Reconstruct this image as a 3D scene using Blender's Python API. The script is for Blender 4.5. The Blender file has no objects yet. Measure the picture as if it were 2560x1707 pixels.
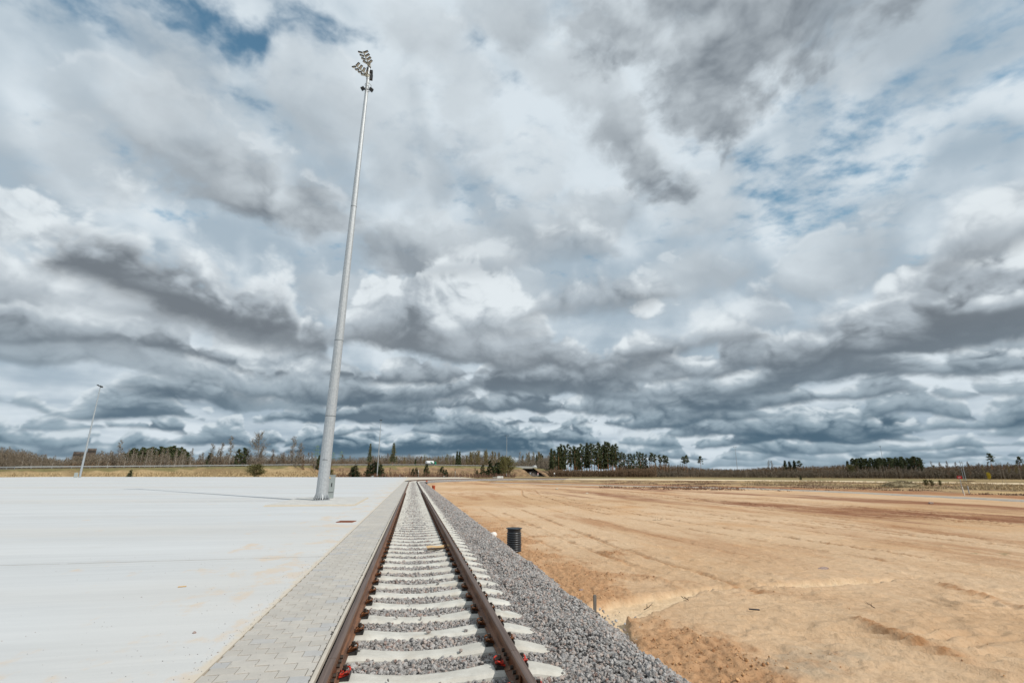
import bpy, math, random, numpy as np
from mathutils import Vector, Matrix
R = math.radians
SC = bpy.context.scene
COL = SC.collection
random.seed(11)

# ------------------------------------------------------------------ node expressions
class X:
    """A shader socket with arithmetic."""
    nt = None
    def __init__(s, sock): s.s = sock
    @staticmethod
    def math(op, *a, clamp=False):
        n = X.nt.nodes.new('ShaderNodeMath'); n.operation = op; n.use_clamp = clamp
        for i, v in enumerate(a):
            if isinstance(v, X): X.nt.links.new(v.s, n.inputs[i])
            else: n.inputs[i].default_value = v
        return X(n.outputs[0])
    def __add__(s, o): return X.math('ADD', s, o)
    __radd__ = __add__
    def __sub__(s, o): return X.math('SUBTRACT', s, o)
    def __rsub__(s, o): return X.math('SUBTRACT', o, s)
    def __mul__(s, o): return X.math('MULTIPLY', s, o)
    __rmul__ = __mul__
    def __truediv__(s, o): return X.math('DIVIDE', s, o)
    def clamp(s): return X.math('ADD', s, 0.0, clamp=True)
def ss(v, a, b):
    n = X.nt.nodes.new('ShaderNodeMapRange'); n.interpolation_type = 'SMOOTHSTEP'
    X.nt.links.new(v.s, n.inputs[0]); n.inputs[1].default_value = a; n.inputs[2].default_value = b
    return X(n.outputs[0])
def vec(x, y, z):
    n = X.nt.nodes.new('ShaderNodeCombineXYZ')
    for i, v in enumerate((x, y, z)):
        if isinstance(v, X): X.nt.links.new(v.s, n.inputs[i])
        else: n.inputs[i].default_value = v
    return X(n.outputs[0])
def sep(v):
    n = X.nt.nodes.new('ShaderNodeSeparateXYZ'); X.nt.links.new(v.s, n.inputs[0])
    return [X(o) for o in n.outputs]
def noise(v, scale=1, detail=4, rough=.5, lac=2.0, dist=0.0, color=False):
    n = X.nt.nodes.new('ShaderNodeTexNoise'); n.noise_dimensions = '3D'; n.normalize = True
    X.nt.links.new(v.s, n.inputs['Vector'])
    n.inputs['Scale'].default_value = scale; n.inputs['Detail'].default_value = detail
    n.inputs['Roughness'].default_value = rough; n.inputs['Lacunarity'].default_value = lac
    n.inputs['Distortion'].default_value = dist
    return X(n.outputs['Color' if color else 'Fac'])
def voronoi(v, scale=1, feature='F1', out='Distance', rand=1.0):
    n = X.nt.nodes.new('ShaderNodeTexVoronoi'); n.feature = feature
    X.nt.links.new(v.s, n.inputs['Vector']); n.inputs['Scale'].default_value = scale
    n.inputs['Randomness'].default_value = rand
    return X(n.outputs[out])
def rgb(c):
    n = X.nt.nodes.new('ShaderNodeRGB'); n.outputs[0].default_value = (*c, 1); return X(n.outputs[0])
def mix(f, a, b, mode='MIX'):
    n = X.nt.nodes.new('ShaderNodeMix'); n.data_type = 'RGBA'; n.blend_type = mode
    for k, v in ((0, f), (6, a), (7, b)):
        if isinstance(v, X): X.nt.links.new(v.s, n.inputs[k])
        elif k == 0: n.inputs[0].default_value = v
        else: n.inputs[k].default_value = (*v, 1)
    return X(n.outputs[2])
def lin(r, g, b):
    f = lambda c: (c/12.92 if c <= .04045 else ((c+.055)/1.055)**2.4)
    return tuple(f(v/255) for v in (r, g, b))

SUN_AZ, SUN_EL = 139.5, 42.0            # azimuth clockwise from the track direction (+Y)
# ------------------------------------------------------------------ numpy noise
_rs = np.random.RandomState(7)
_PERM = _rs.permutation(256).astype(np.int32); _PERM = np.concatenate([_PERM, _PERM, _PERM])
_G = _rs.normal(size=(256, 3)).astype(np.float32); _G /= np.linalg.norm(_G, axis=1)[:, None]
def perlin(x, y, z):
    xi = np.floor(x); yi = np.floor(y); zi = np.floor(z)
    fx = (x-xi).astype(np.float32); fy = (y-yi).astype(np.float32); fz = (z-zi).astype(np.float32)
    X0 = xi.astype(np.int32) & 255; Y0 = yi.astype(np.int32) & 255; Z0 = zi.astype(np.int32) & 255
    u = fx*fx*fx*(fx*(fx*6-15)+10); v = fy*fy*fy*(fy*(fy*6-15)+10); w = fz*fz*fz*(fz*(fz*6-15)+10)
    def g(dx, dy, dz):
        h = _PERM[_PERM[_PERM[X0+dx] + Y0+dy] + Z0+dz]
        return _G[h, 0]*(fx-dx) + _G[h, 1]*(fy-dy) + _G[h, 2]*(fz-dz)
    a = g(0,0,0); a += u*(g(1,0,0)-a); b = g(0,1,0); b += u*(g(1,1,0)-b); a += v*(b-a)
    c = g(0,0,1); c += u*(g(1,0,1)-c); d = g(0,1,1); d += u*(g(1,1,1)-d); c += v*(d-c)
    return (a + w*(c-a)) * 1.4
def fbm(x, y, z, sc=1., oc=4, ro=.5, lac=2.03, seed=0.):
    t = 0.; amp = 1.; s = sc; tot = 0.
    for o in range(oc):
        t = t + amp*perlin(x*s+seed*17.3+o*5.1, y*s+seed*9.1+o*3.7, z*s+seed*4.7+o*7.9); tot += amp
        amp *= ro; s *= lac
    return t/tot                                    # about -0.6 .. 0.6
def billow(x, y, z, sc=1., oc=4, ro=.5, lac=2.03, seed=0.):
    t = 0.; amp = 1.; s = sc; tot = 0.
    for o in range(oc):
        t = t + amp*np.abs(perlin(x*s+seed*17.3+o*5.1, y*s+seed*9.1+o*3.7, z*s+seed*4.7+o*7.9)); tot += amp
        amp *= ro; s *= lac
    return t/tot*2.2                                # about 0 (creases) .. 1 (lumps)
def sst(v, a, b):
    t = np.clip((v-a)/(b-a), 0, 1); return t*t*(3-2*t)

# named cloud banks: azimuth, elevation of the base, half width, height, slope (deg), darkness, opacity
CLOUDS = [(-28.5, 13.7, 8.5, 13, -4, -.1, 1), (-19, 13.65, 7, 9.5, -6, .05, 1), (-29, 16.0, 8.5, 7.0, -7, 1.2, 1), (-21, 13.9, 9.5, 8.2, -9, 1.4, 1), (-15, 12.6, 7, 6.5, -8, 1.2, .95), (50.5, 10.2, 15, 7.5, 11, 1.2, 1), (60, 17.5, 7, 6, 14, .8, .85),
          (58, 8.3, 5, 4, 4, 1.0, 1), (1.5, 7.7, 8, 7, 0, 1.1, 1), (17.5, 9.2, 9, 6, 3, 1.1, 1), (27, 12.2, 5.5, 4.5, 14, 1., .9),
          (21, 18.3, 10, 5.5, 6, .75, .8), (-24.5, 6.9, 6, 4.5, 0, .9, 1), (-35.5, 10.2, 8, 7, 2, .85, .95), (-14.5, 7.2, 7, 6.5, -3, 1, 1),
          (44, 3.3, 9, 3, 2, 1.2, 1), (4, 2.1, 15, 2.3, 0, 1.3, 1), (33, 5.8, 9, 4.2, 6, .9, .95), (8, 15, 9, 6, 4, .7, .7), (36, 14, 7, 6, 12, .6, .7),
          (12, 24, 12, 6, 3, .6, .6)]
# large soft undersides overhead: azimuth, elevation, half width, half height, slope, grey level, opacity
SOFT = [(-17, 29.5, 9, 3.8, -4, 1.15, 1), (-25, 31, 6, 4, -14, .6, .8), (-1.5, 26.5, 7, 4.5, -12, .9, .85), (-4.5, 37, 5, 6.5, -8, .45, .6),
        (22, 40.5, 6, 5.5, -30, .55, .8), (26.5, 35.5, 5, 4.0, -35, 1.3, 1), (40, 45, 17, 8, 0, 1.25, 1), (33, 41, 7, 5, -10, 1.1, .9), (50, 42, 9, 5, 6, 1.1, .8),
        (13, 35, 5, 3, 0, .35, .5), (7, 21, 10, 3.5, 0, .5, .6), (-31, 33, 8, 2.5, 5, .3, .5), (16.5, 44, 5, 4, -20, .2, .7), (61, 21, 5, 3, 20, .8, .8),
        (-34, 27, 7, 3, 0, .45, .7), (-27, 36, 6, 3.5, -8, .4, .65), (-14, 38, 5, 4, -12, .45, .7), (5, 41, 5, 5, -25, .4, .7), (10, 29, 8, 4, 0, .55, .75), (19, 29, 6, 3.5, 5, .6, .75), (-9, 19.5, 7, 3.5, 0, .6, .7), (31, 21.5, 8, 3, 6, .5, .7), (47, 20.5, 8, 3, 10, .55, .7), (33, 30, 6, 3, 0, .4, .6), (14, 49, 7, 4, 0, .5, .8), (-3, 46, 6, 3, 0, .4, .7), (55, 38, 7, 3.5, 8, .35, .6)]
GAPS = [(.38, -33, 39.5, 12, 4.0), (.34, -18, 46, 5, 1.8), (.26, -11.5, 44.6, 3, 1), (.26, -24, 41.5, 5, 2.6),
        (.30, 24.5, 48, 2.4, 2.6), (.34, -36, 20, 3, 1.2), (.27, 14.8, 30.3, 1.7, 1), (.24, 51, 28, 11, 8),
        (.3, 63, 31, 3, 3), (.18, -3, 38, 4, 3), (.2, 40, 28, 5, 3), (.2, 3, 49, 5, 2)]
def cloud_layer(az, el):
    """azimuth and elevation in degrees (float32 arrays) -> linear cloud colour (n,3) and cover (n)"""
    L = lambda *c: np.array(lin(*c), np.float32)
    def mx(f, a, b):
        f = np.clip(f, 0, 1)
        if np.ndim(f): f = f[..., None]
        return a + (b-a)*f
    ca = np.cos(np.radians(el)); x = np.sin(np.radians(az))*ca; y = np.cos(np.radians(az))*ca; z = np.sin(np.radians(el))
    w1 = fbm(x, y, z, 5, 5, .55, seed=1); w2 = fbm(x, y, z, 5, 5, .55, seed=2); w3 = fbm(x, y, z, 5, 5, .55, seed=3)
    l1 = fbm(x, y, z, 3.2, 2, .5, seed=4); l2 = fbm(x, y, z, 3.2, 2, .5, seed=5); l3 = fbm(x, y, z, 3.2, 2, .5, seed=6)
    # high broken sheet
    hz = z + .10; px = x/hz; py = y/hz
    hn = fbm(px, py, 0*px, 2.2, 6, .6, seed=7)
    hf = fbm(px*1.3 + .35*py + w1*.06, py*1.5 - .2*px + w2*.06, 0*px+3, 6.5, 6, .6, seed=8)
    gaps = 0.
    for (wt, a0, e0, sa, se) in GAPS:
        gaps = gaps + wt*np.exp(-(((az-a0+w1*8)/sa)**2 + ((el-e0+w2*5)/se)**2))
    cover = hn*.5 + hf*.75 + .34 - gaps*1.15
    ha = sst(cover, -.20, .26)
    hb = fbm(px, py, 0*px, .9, 5, .5, seed=9); hs = fbm(x, y, z, 7, 6, .6, seed=10)
    col = mx(sst(hb + hs*.45, -.34, .26), L(176, 190, 202), L(220, 227, 233))
    cover = cover + (1 - sst(el, 14, 27))*.3
    ha = sst(cover, -.34, .26)
    # shared relief
    wx, wy, wz = x + w1*.05, y + w2*.05, z*1.25 + w3*.05
    ox, oy, oz = .010, -.005, .020
    lowf = 1 - sst(el, 4, 17)
    B = billow(wx, wy, wz, 7, 5, .5, seed=11); B2 = billow(wx+ox, wy+oy, wz+oz, 7, 5, .5, seed=11)
    S = billow(wx, wy, wz*1.3, 18, 4, .5, seed=12); S2 = billow(wx+ox*.5, wy+oy*.5, wz*1.3+oz*.5, 18, 4, .5, seed=12)
    Bf = B*(1-lowf) + S*lowf
    G = billow(wx, wy, wz, 4.6, 2, .4, seed=15); G2 = billow(wx+.030, wy-.012, wz+.055, 4.6, 2, .4, seed=15); rg = np.clip(G-G2, -.5, .5)*(1-lowf*.6)
    col = mx(sst(hb + hs*.35 - rg*.45, -.34, .28), L(170, 184, 196), L(220, 227, 233))
    rel = (B-B2)*(1-lowf) + (S-S2)*lowf
    fine = fbm(wx, wy, wz*1.2, 26, 5, .6, seed=13); wisp = fbm(wx, wy, wz*1.3, 8, 6, .58, seed=14)
    tint = sst(el, 1.5, 16)
    dark0 = mx(tint, L(76, 101, 119), L(118, 124, 131)); midc = mx(tint, L(146, 164, 176), L(178, 185, 192)); brt = mx(tint, L(210, 218, 224), L(231, 235, 238))
    def bank(col, v, top, dark, op, edge, H):
        tt = top - v + (Bf - .45)*H*.82 + fine*H*.22 + (w1+w3)*H*.3
        a = sst(tt, 0, edge) * sst(v + (Bf-.45)*H*.10 + wisp*H*.40, -edge*.3, edge*.6)
        t = v/np.maximum(top, .45*H)
        sh = t*.95 + rel*(.75 - .15*lowf)*sst(t, .1, .7) + (Bf-.45)*.28 - rg*.42*sst(t, .05, .6) + wisp*.38 + w2*.30 + l2*.4 + (1-dark)*.5 - .05
        c = mx(sst(sh, .0, .5), dark0, midc); c = mx(sst(sh, .42, 1.0), c, brt)
        return mx(a*op, col, c), a*op
    for (a0, e0, sa, se, rot, dk, op) in sorted(SOFT, key=lambda c: c[1]):
        u = az - a0 + l1*sa*.9 + w1*sa*.35; v = el - e0 - u*math.tan(R(rot)) + l3*se*1.0 + w3*se*.5
        r = np.sqrt((u/sa)**2 + (v/se)**2)
        m = sst(1.3 - r + wisp*.8 + fine*.22 + (Bf-.45)*.6, 0, .75)
        ctr = np.clip(.5 - v/se*.42, 0, 1.1)                    # darker toward the lower edge
        c = mx(dk*np.clip(.15 + ctr*.85 + wisp*.4 - rel*.30 - (Bf-.45)*.25 + rg*.5, 0, 1), L(212, 218, 223), L(128, 135, 143))
        rim = sst(m, .1, .6)*(1 - sst(m, .6, 1.0))*.30*sst(v/se, -.1, .9)*sst(rel, -.05, .12)
        col = mx(m*op, col, c); col = mx(rim, col, L(232, 235, 238)); ha = 1 - (1-ha)*(1-m*op)
    items = []
    for e, hh, fr, sd, cov in ((.3, .6, .22, 1, .06), (.8, .8, .19, 2, .04), (1.4, 1.0, .16, 3, .03), (2.1, 1.3, .135, 4, .0), (2.9, 1.6, .115, 5, .0),
                      (3.9, 1.9, .10, 6, .0), (5.1, 2.3, .085, 7, .0), (6.6, 2.8, .07, 8, .0), (8.4, 3.4, .06, 9, -.02), (10.6, 4.2, .05, 10, -.06), (13.6, 5.2, .04, 11, -.1)):
        items.append((e, 0, hh, fr, sd, cov))
    for c in CLOUDS: items.append((c[1]+.01, 1) + c)
    for it in sorted(items, key=lambda i: i[0]):
        if it[1] == 0:
            e, _, hh, fr, sd, cov = it
            n1 = fbm(az*fr, el*fr*.5, 0*az+sd*7.3, 1, 4, .55)
            top = np.minimum((n1 + .20 + cov)*hh*5.0, hh*2.3)
            v = el - e - fbm(az*fr*.9, 0*az, 0*az+sd*3.1, 1, 3)*hh*1.1
            col, a = bank(col, v, top, .84 + 1.1*fbm(az*fr*.5, el*.1, 0*az+sd, 1, 2), .92, hh*.26, hh)
        else:
            e, _, a0, e0, sa, hh, rot, dark, op = it
            u = az - a0 + l1*sa*.7 + w1*sa*.25
            v = el - e0 - u*math.tan(R(rot)) + l3*hh*.35
            un = u/sa
            top = (1 - un**4)*hh*(1 + l2*.5 + .12*np.sin(un*4.2 + a0))
            col, a = bank(col, v, top, dark, op, hh*.42, hh*.75)
        ha = 1 - (1-ha)*(1-a)
    col = col*np.array([.965, 1.0, 1.012], np.float32)
    col = mx((1 - sst(el, -.2, 3.0))*.5, col, L(168, 186, 199))
    return col, ha

# ------------------------------------------------------------------ sky: Nishita daylight behind a computed cloud layer
def build_sky():
    t = 3600; hw = t//2; rows = 620
    azv = (-90 + (np.arange(hw)+.5)*180/hw).astype(np.float32); elv = ((np.arange(rows)+.5)*.1).astype(np.float32)
    az, el = np.meshgrid(azv, elv)
    col = np.zeros((rows, hw, 3), np.float32); al = np.zeros((rows, hw), np.float32)
    for i in range(0, rows, 124):
        c, a = cloud_layer(az[i:i+124], el[i:i+124]); col[i:i+124] = c; al[i:i+124] = a
    azc, elc = np.meshgrid(azv[::6], np.linspace(62.05, 89.95, 56, dtype=np.float32))
    c2, a2 = cloud_layer(azc, elc)
    c2 = np.repeat(np.repeat(c2, 5, 0), 6, 1)[:900-rows]; a2 = np.repeat(np.repeat(a2, 5, 0), 6, 1)[:900-rows]
    full = np.zeros((t//2, t, 4), np.float32); full[:900] = (.20, .19, .17, 1)
    top = np.concatenate([np.concatenate([col, c2], 0), np.concatenate([al, a2], 0)[..., None]], 2)
    full[900:, :hw] = top; full[900:, hw:] = top[:, ::-1]
    def image(name, px):
        im = bpy.data.images.new(name, t, t//2, alpha=False, float_buffer=True)
        im.colorspace_settings.name = 'Linear Rec.709'; im.pixels.foreach_set(px.ravel()); im.update(); return im
    cover = full[..., 3:4].copy(); full[..., 3] = 1
    im = image('cloud_light', full); im2 = image('cloud_cover', np.concatenate([cover, cover, cover, np.ones_like(cover)], 2))
    w = bpy.data.worlds.new('World'); SC.world = w; w.use_nodes = True
    nt = w.node_tree; nt.nodes.clear(); X.nt = nt
    tc = nt.nodes.new('ShaderNodeTexCoord')
    env = nt.nodes.new('ShaderNodeTexEnvironment'); env.image = im; env.interpolation = 'Linear'
    nt.links.new(tc.outputs['Generated'], env.inputs[0])
    env2 = nt.nodes.new('ShaderNodeTexEnvironment'); env2.image = im2; nt.links.new(tc.outputs['Generated'], env2.inputs[0])
    sky = nt.nodes.new('ShaderNodeTexSky'); sky.sky_type = 'NISHITA'; sky.sun_disc = False
    sky.sun_elevation = R(SUN_EL); sky.sun_rotation = R(SUN_AZ)
    clear = mix(1.0, X(sky.outputs[0]), (.11, .150, .135), 'MULTIPLY')
    col = mix(X(env2.outputs['Color']), clear, X(env.outputs['Color']))
    bg = nt.nodes.new('ShaderNodeBackground'); nt.links.new(col.s, bg.inputs[0])
    out = nt.nodes.new('ShaderNodeOutputWorld'); nt.links.new(bg.outputs[0], out.inputs[0])
    sun = bpy.data.lights.new('sun', 'SUN'); sun.energy = 3.6; sun.angle = R(.53); sun.color = (1, .955, .88)
    so = bpy.data.objects.new('sun', sun); COL.objects.link(so)
    a, e = R(SUN_AZ), R(SUN_EL)
    so.rotation_euler = Vector((math.sin(a)*math.cos(e), math.cos(a)*math.cos(e), math.sin(e))).to_track_quat('Z', 'Y').to_euler()
    so.location = (20, -20, 30)

# ------------------------------------------------------------------ camera
CAMZ = 1.55
def build_camera():
    cam = bpy.data.cameras.new('camera'); co = bpy.data.objects.new('camera', cam); COL.objects.link(co)
    cam.sensor_width = 36; cam.lens = 36 * 1209 / 2560; cam.clip_end = 6000; cam.clip_start = .05
    a, p, r = R(11.2), R(15.27), R(.16)
    fw = Vector((math.sin(a)*math.cos(p), math.cos(a)*math.cos(p), math.sin(p)))
    rt = Vector((math.cos(a), -math.sin(a), 0)); up = rt.cross(fw)
    rt2 = rt*math.cos(r) + up*math.sin(r); up2 = up*math.cos(r) - rt*math.sin(r)
    m = Matrix((rt2, up2, -fw)).transposed().to_4x4(); m.translation = (0, 0, CAMZ)
    co.matrix_world = m; SC.camera = co
    SC.view_settings.view_transform = 'Standard'; SC.view_settings.look = 'None'; SC.view_settings.exposure = 0

# bearings: (px, py) of the photograph -> azimuth, elevation as seen from where the photographer stood
_a, _p, _r = R(11.2), R(15.27), R(.16)
_fw = Vector((math.sin(_a)*math.cos(_p), math.cos(_a)*math.cos(_p), math.sin(_p)))
_rt = Vector((math.cos(_a), -math.sin(_a), 0)); _up = _rt.cross(_fw)
_rt2 = _rt*math.cos(_r) + _up*math.sin(_r); _up2 = _up*math.cos(_r) - _rt*math.sin(_r)
def bearing(px, py):
    d = (_rt2*(px-1280)/1209 + _up2*(853.5-py)/1209 + _fw).normalized()
    return math.atan2(d.x, d.y), math.asin(d.z)
def at(px, d, z=0.0):
    """ground point at distance d on the bearing of column px (taken at the horizon)"""
    a = bearing(px, 1183.5 + (px-1280)*.0028)[0]
    return Vector((math.sin(a)*d, math.cos(a)*d, z))
def zat(py, px, d):
    """height seen at row py at distance d"""
    return CAMZ + d*math.tan(bearing(px, py)[1])

# ------------------------------------------------------------------ objects
def tag(o, label=None, cat=None, group=None, kind=None):
    if label: o['label'] = label
    if cat: o['category'] = cat
    if group: o['group'] = group
    if kind: o['kind'] = kind
    return o
def empty(name, loc=(0, 0, 0), rz=0):
    o = bpy.data.objects.new(name, None); o.empty_display_size = .2; COL.objects.link(o)
    o.location = loc; o.rotation_euler = (0, 0, rz); return o
def link(name, me, parent=None, loc=None, rz=0):
    o = bpy.data.objects.new(name, me); COL.objects.link(o); o.parent = parent
    if loc is not None: o.location = loc
    if rz: o.rotation_euler = (0, 0, rz)
    return o
class MB:
    """collects shapes of one part, then builds ONE mesh object"""
    def __init__(s): s.v = []; s.f = []; s.m = []; s.mi = 0
    def add(s, vs, fs):
        n = len(s.v); s.v += [tuple(p) for p in vs]
        for f in fs: s.f.append(tuple(i+n for i in f)); s.m.append(s.mi)
    def box(s, c, d, rz=0, rx=0, ry=0, taper=1):
        hx, hy, hz = d[0]/2, d[1]/2, d[2]/2
        M = Matrix.Rotation(rz, 3, 'Z') @ Matrix.Rotation(ry, 3, 'Y') @ Matrix.Rotation(rx, 3, 'X')
        vs = [Vector((x*hx*(taper if z > 0 else 1), y*hy*(taper if z > 0 else 1), z*hz)) for z in (-1, 1) for y in (-1, 1) for x in (-1, 1)]
        s.add([M @ v + Vector(c) for v in vs], [(0,2,3,1), (4,5,7,6), (0,1,5,4), (2,6,7,3), (0,4,6,2), (1,3,7,5)])
    def tube(s, pts, rs, n=8, cap=True):
        pts = [Vector(p) for p in pts]
        if not hasattr(rs, '__len__'): rs = [rs]*len(pts)
        vs = []; pu = None
        for i, p in enumerate(pts):
            t = (pts[min(i+1, len(pts)-1)] - pts[max(i-1, 0)]).normalized()
            u = t.cross(Vector((0, 0, 1)) if abs(t.z) < .9 else Vector((1, 0, 0))).normalized()
            if pu is not None:
                u2 = (pu - t*pu.dot(t))
                if u2.length > 1e-4: u = u2.normalized()
            pu = u; w = t.cross(u)
            for k in range(n):
                a = 2*math.pi*k/n; vs.append(p + (u*math.cos(a) + w*math.sin(a))*rs[i])
        fs = [(i*n+k, i*n+(k+1) % n, (i+1)*n+(k+1) % n, (i+1)*n+k) for i in range(len(pts)-1) for k in range(n)]
        if cap: fs += [tuple(range(n))[::-1], tuple((len(pts)-1)*n+k for k in range(n))]
        s.add(vs, fs)
    def lathe(s, prof, n=24, c=(0, 0, 0)):
        vs = [(c[0]+r*math.cos(2*math.pi*k/n), c[1]+r*math.sin(2*math.pi*k/n), c[2]+z) for r, z in prof for k in range(n)]
        fs = [(i*n+k, i*n+(k+1) % n, (i+1)*n+(k+1) % n, (i+1)*n+k) for i in range(len(prof)-1) for k in range(n)]
        s.add(vs, fs)
    def prism(s, poly, y0, y1, n=1):
        """polygon in XZ swept along Y"""
        k = len(poly); vs = []
        for j in range(n+1):
            y = y0 + (y1-y0)*j/n; vs += [(x, y, z) for x, z in poly]
        fs = [(j*k+i, (j+1)*k+i, (j+1)*k+(i+1) % k, j*k+(i+1) % k) for j in range(n) for i in range(k)]
        fs += [tuple(range(k)), tuple(n*k+i for i in range(k))[::-1]]
        s.add(vs, fs)
    def mesh(s, name, mats, smooth=False, fix=True):
        me = bpy.data.meshes.new(name); me.from_pydata(s.v, [], s.f)
        for m in (mats if isinstance(mats, (list, tuple)) else [mats]): me.materials.append(m)
        if s.mi: me.polygons.foreach_set('material_index', s.m)
        if smooth: me.polygons.foreach_set('use_smooth', [True]*len(s.f))
        if fix:
            import bmesh
            bm = bmesh.new(); bm.from_mesh(me); bmesh.ops.recalc_face_normals(bm, faces=bm.faces); bm.to_mesh(me); bm.free()
        me.update(); return me
    def build(s, name, mats, parent=None, loc=None, rz=0, smooth=False, bevel=0, auto=False):
        me = s.mesh(name, mats, smooth)
        o = link(name, me, parent, loc, rz)
        if bevel:
            b = o.modifiers.new('bevel', 'BEVEL'); b.width = bevel; b.segments = 2; b.limit_method = 'ANGLE'; b.angle_limit = R(35)
        if auto: me.set_sharp_from_angle(angle=R(35))
        return o
def np_mesh(name, v, f, mat, smooth=False, attr=None):
    """v (n,3), f (m,3|4) arrays; attr = (name, (n,3) colours)"""
    me = bpy.data.meshes.new(name); k = f.shape[1]
    me.vertices.add(len(v)); me.vertices.foreach_set('co', np.ascontiguousarray(v, dtype=np.float32).ravel())
    me.loops.add(f.size); me.loops.foreach_set('vertex_index', np.ascontiguousarray(f, dtype=np.int32).ravel())
    me.polygons.add(len(f)); me.polygons.foreach_set('loop_start', np.arange(0, f.size, k, dtype=np.int32))
    me.polygons.foreach_set('loop_total', np.full(len(f), k, np.int32))
    me.update(calc_edges=True)
    me.polygons.foreach_set('use_smooth', np.full(len(f), smooth))
    if attr:
        for an, c in (attr if isinstance(attr, list) else [attr]):
            a = me.color_attributes.new(an, 'FLOAT_COLOR', 'POINT')
            a.data.foreach_set('color', np.concatenate([c, np.ones((len(c), 1))], 1).astype(np.float32).ravel())
    me.materials.append(mat); return me
def copy_tree(o, parent=None):
    c = o.copy(); COL.objects.link(c); c.parent = parent
    for ch in list(o.children): copy_tree(ch, c)
    return c

# ------------------------------------------------------------------ materials
def material(name, fn, rough=.8, metal=0, bump=None, bd=.02, spec=.3):
    """fn() -> colour socket or (colour, roughness); bump = height socket function"""
    m = bpy.data.materials.new(name); m.use_nodes = True; nt = m.node_tree; nt.nodes.clear(); X.nt = nt
    b = nt.nodes.new('ShaderNodeBsdfPrincipled'); o = nt.nodes.new('ShaderNodeOutputMaterial'); nt.links.new(b.outputs[0], o.inputs[0])
    b.inputs['Roughness'].default_value = rough; b.inputs['Metallic'].default_value = metal
    b.inputs['Specular IOR Level'].default_value = spec
    g = nt.nodes.new('ShaderNodeNewGeometry'); tc = nt.nodes.new('ShaderNodeTexCoord')
    P = X(g.outputs['Position']); P.geo = g; P.obj = X(tc.outputs['Object'])
    oi = nt.nodes.new('ShaderNodeObjectInfo'); P.rnd = X(oi.outputs['Random']); P.isl = X(g.outputs['Random Per Island'])
    c = fn(P)
    if isinstance(c, tuple) and isinstance(c[0], X):
        nt.links.new(c[1].s, b.inputs['Roughness']); c = c[0]
    if isinstance(c, X): nt.links.new(c.s, b.inputs['Base Color'])
    else: b.inputs['Base Color'].default_value = (*c, 1)
    if bump:
        h = bump(P); bn = nt.nodes.new('ShaderNodeBump'); bn.inputs['Distance'].default_value = bd; bn.inputs['Strength'].default_value = 1
        nt.links.new(h.s, bn.inputs['Height']); nt.links.new(bn.outputs[0], b.inputs['Normal'])
    return m
def attr_col(n):
    a = X.nt.nodes.new('ShaderNodeAttribute'); a.attribute_name = n; return X(a.outputs['Color'])
def scl(P, a, b, c):
    x, y, z = sep(P); return vec(x*a, y*b, z*c)
M = {}
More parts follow.
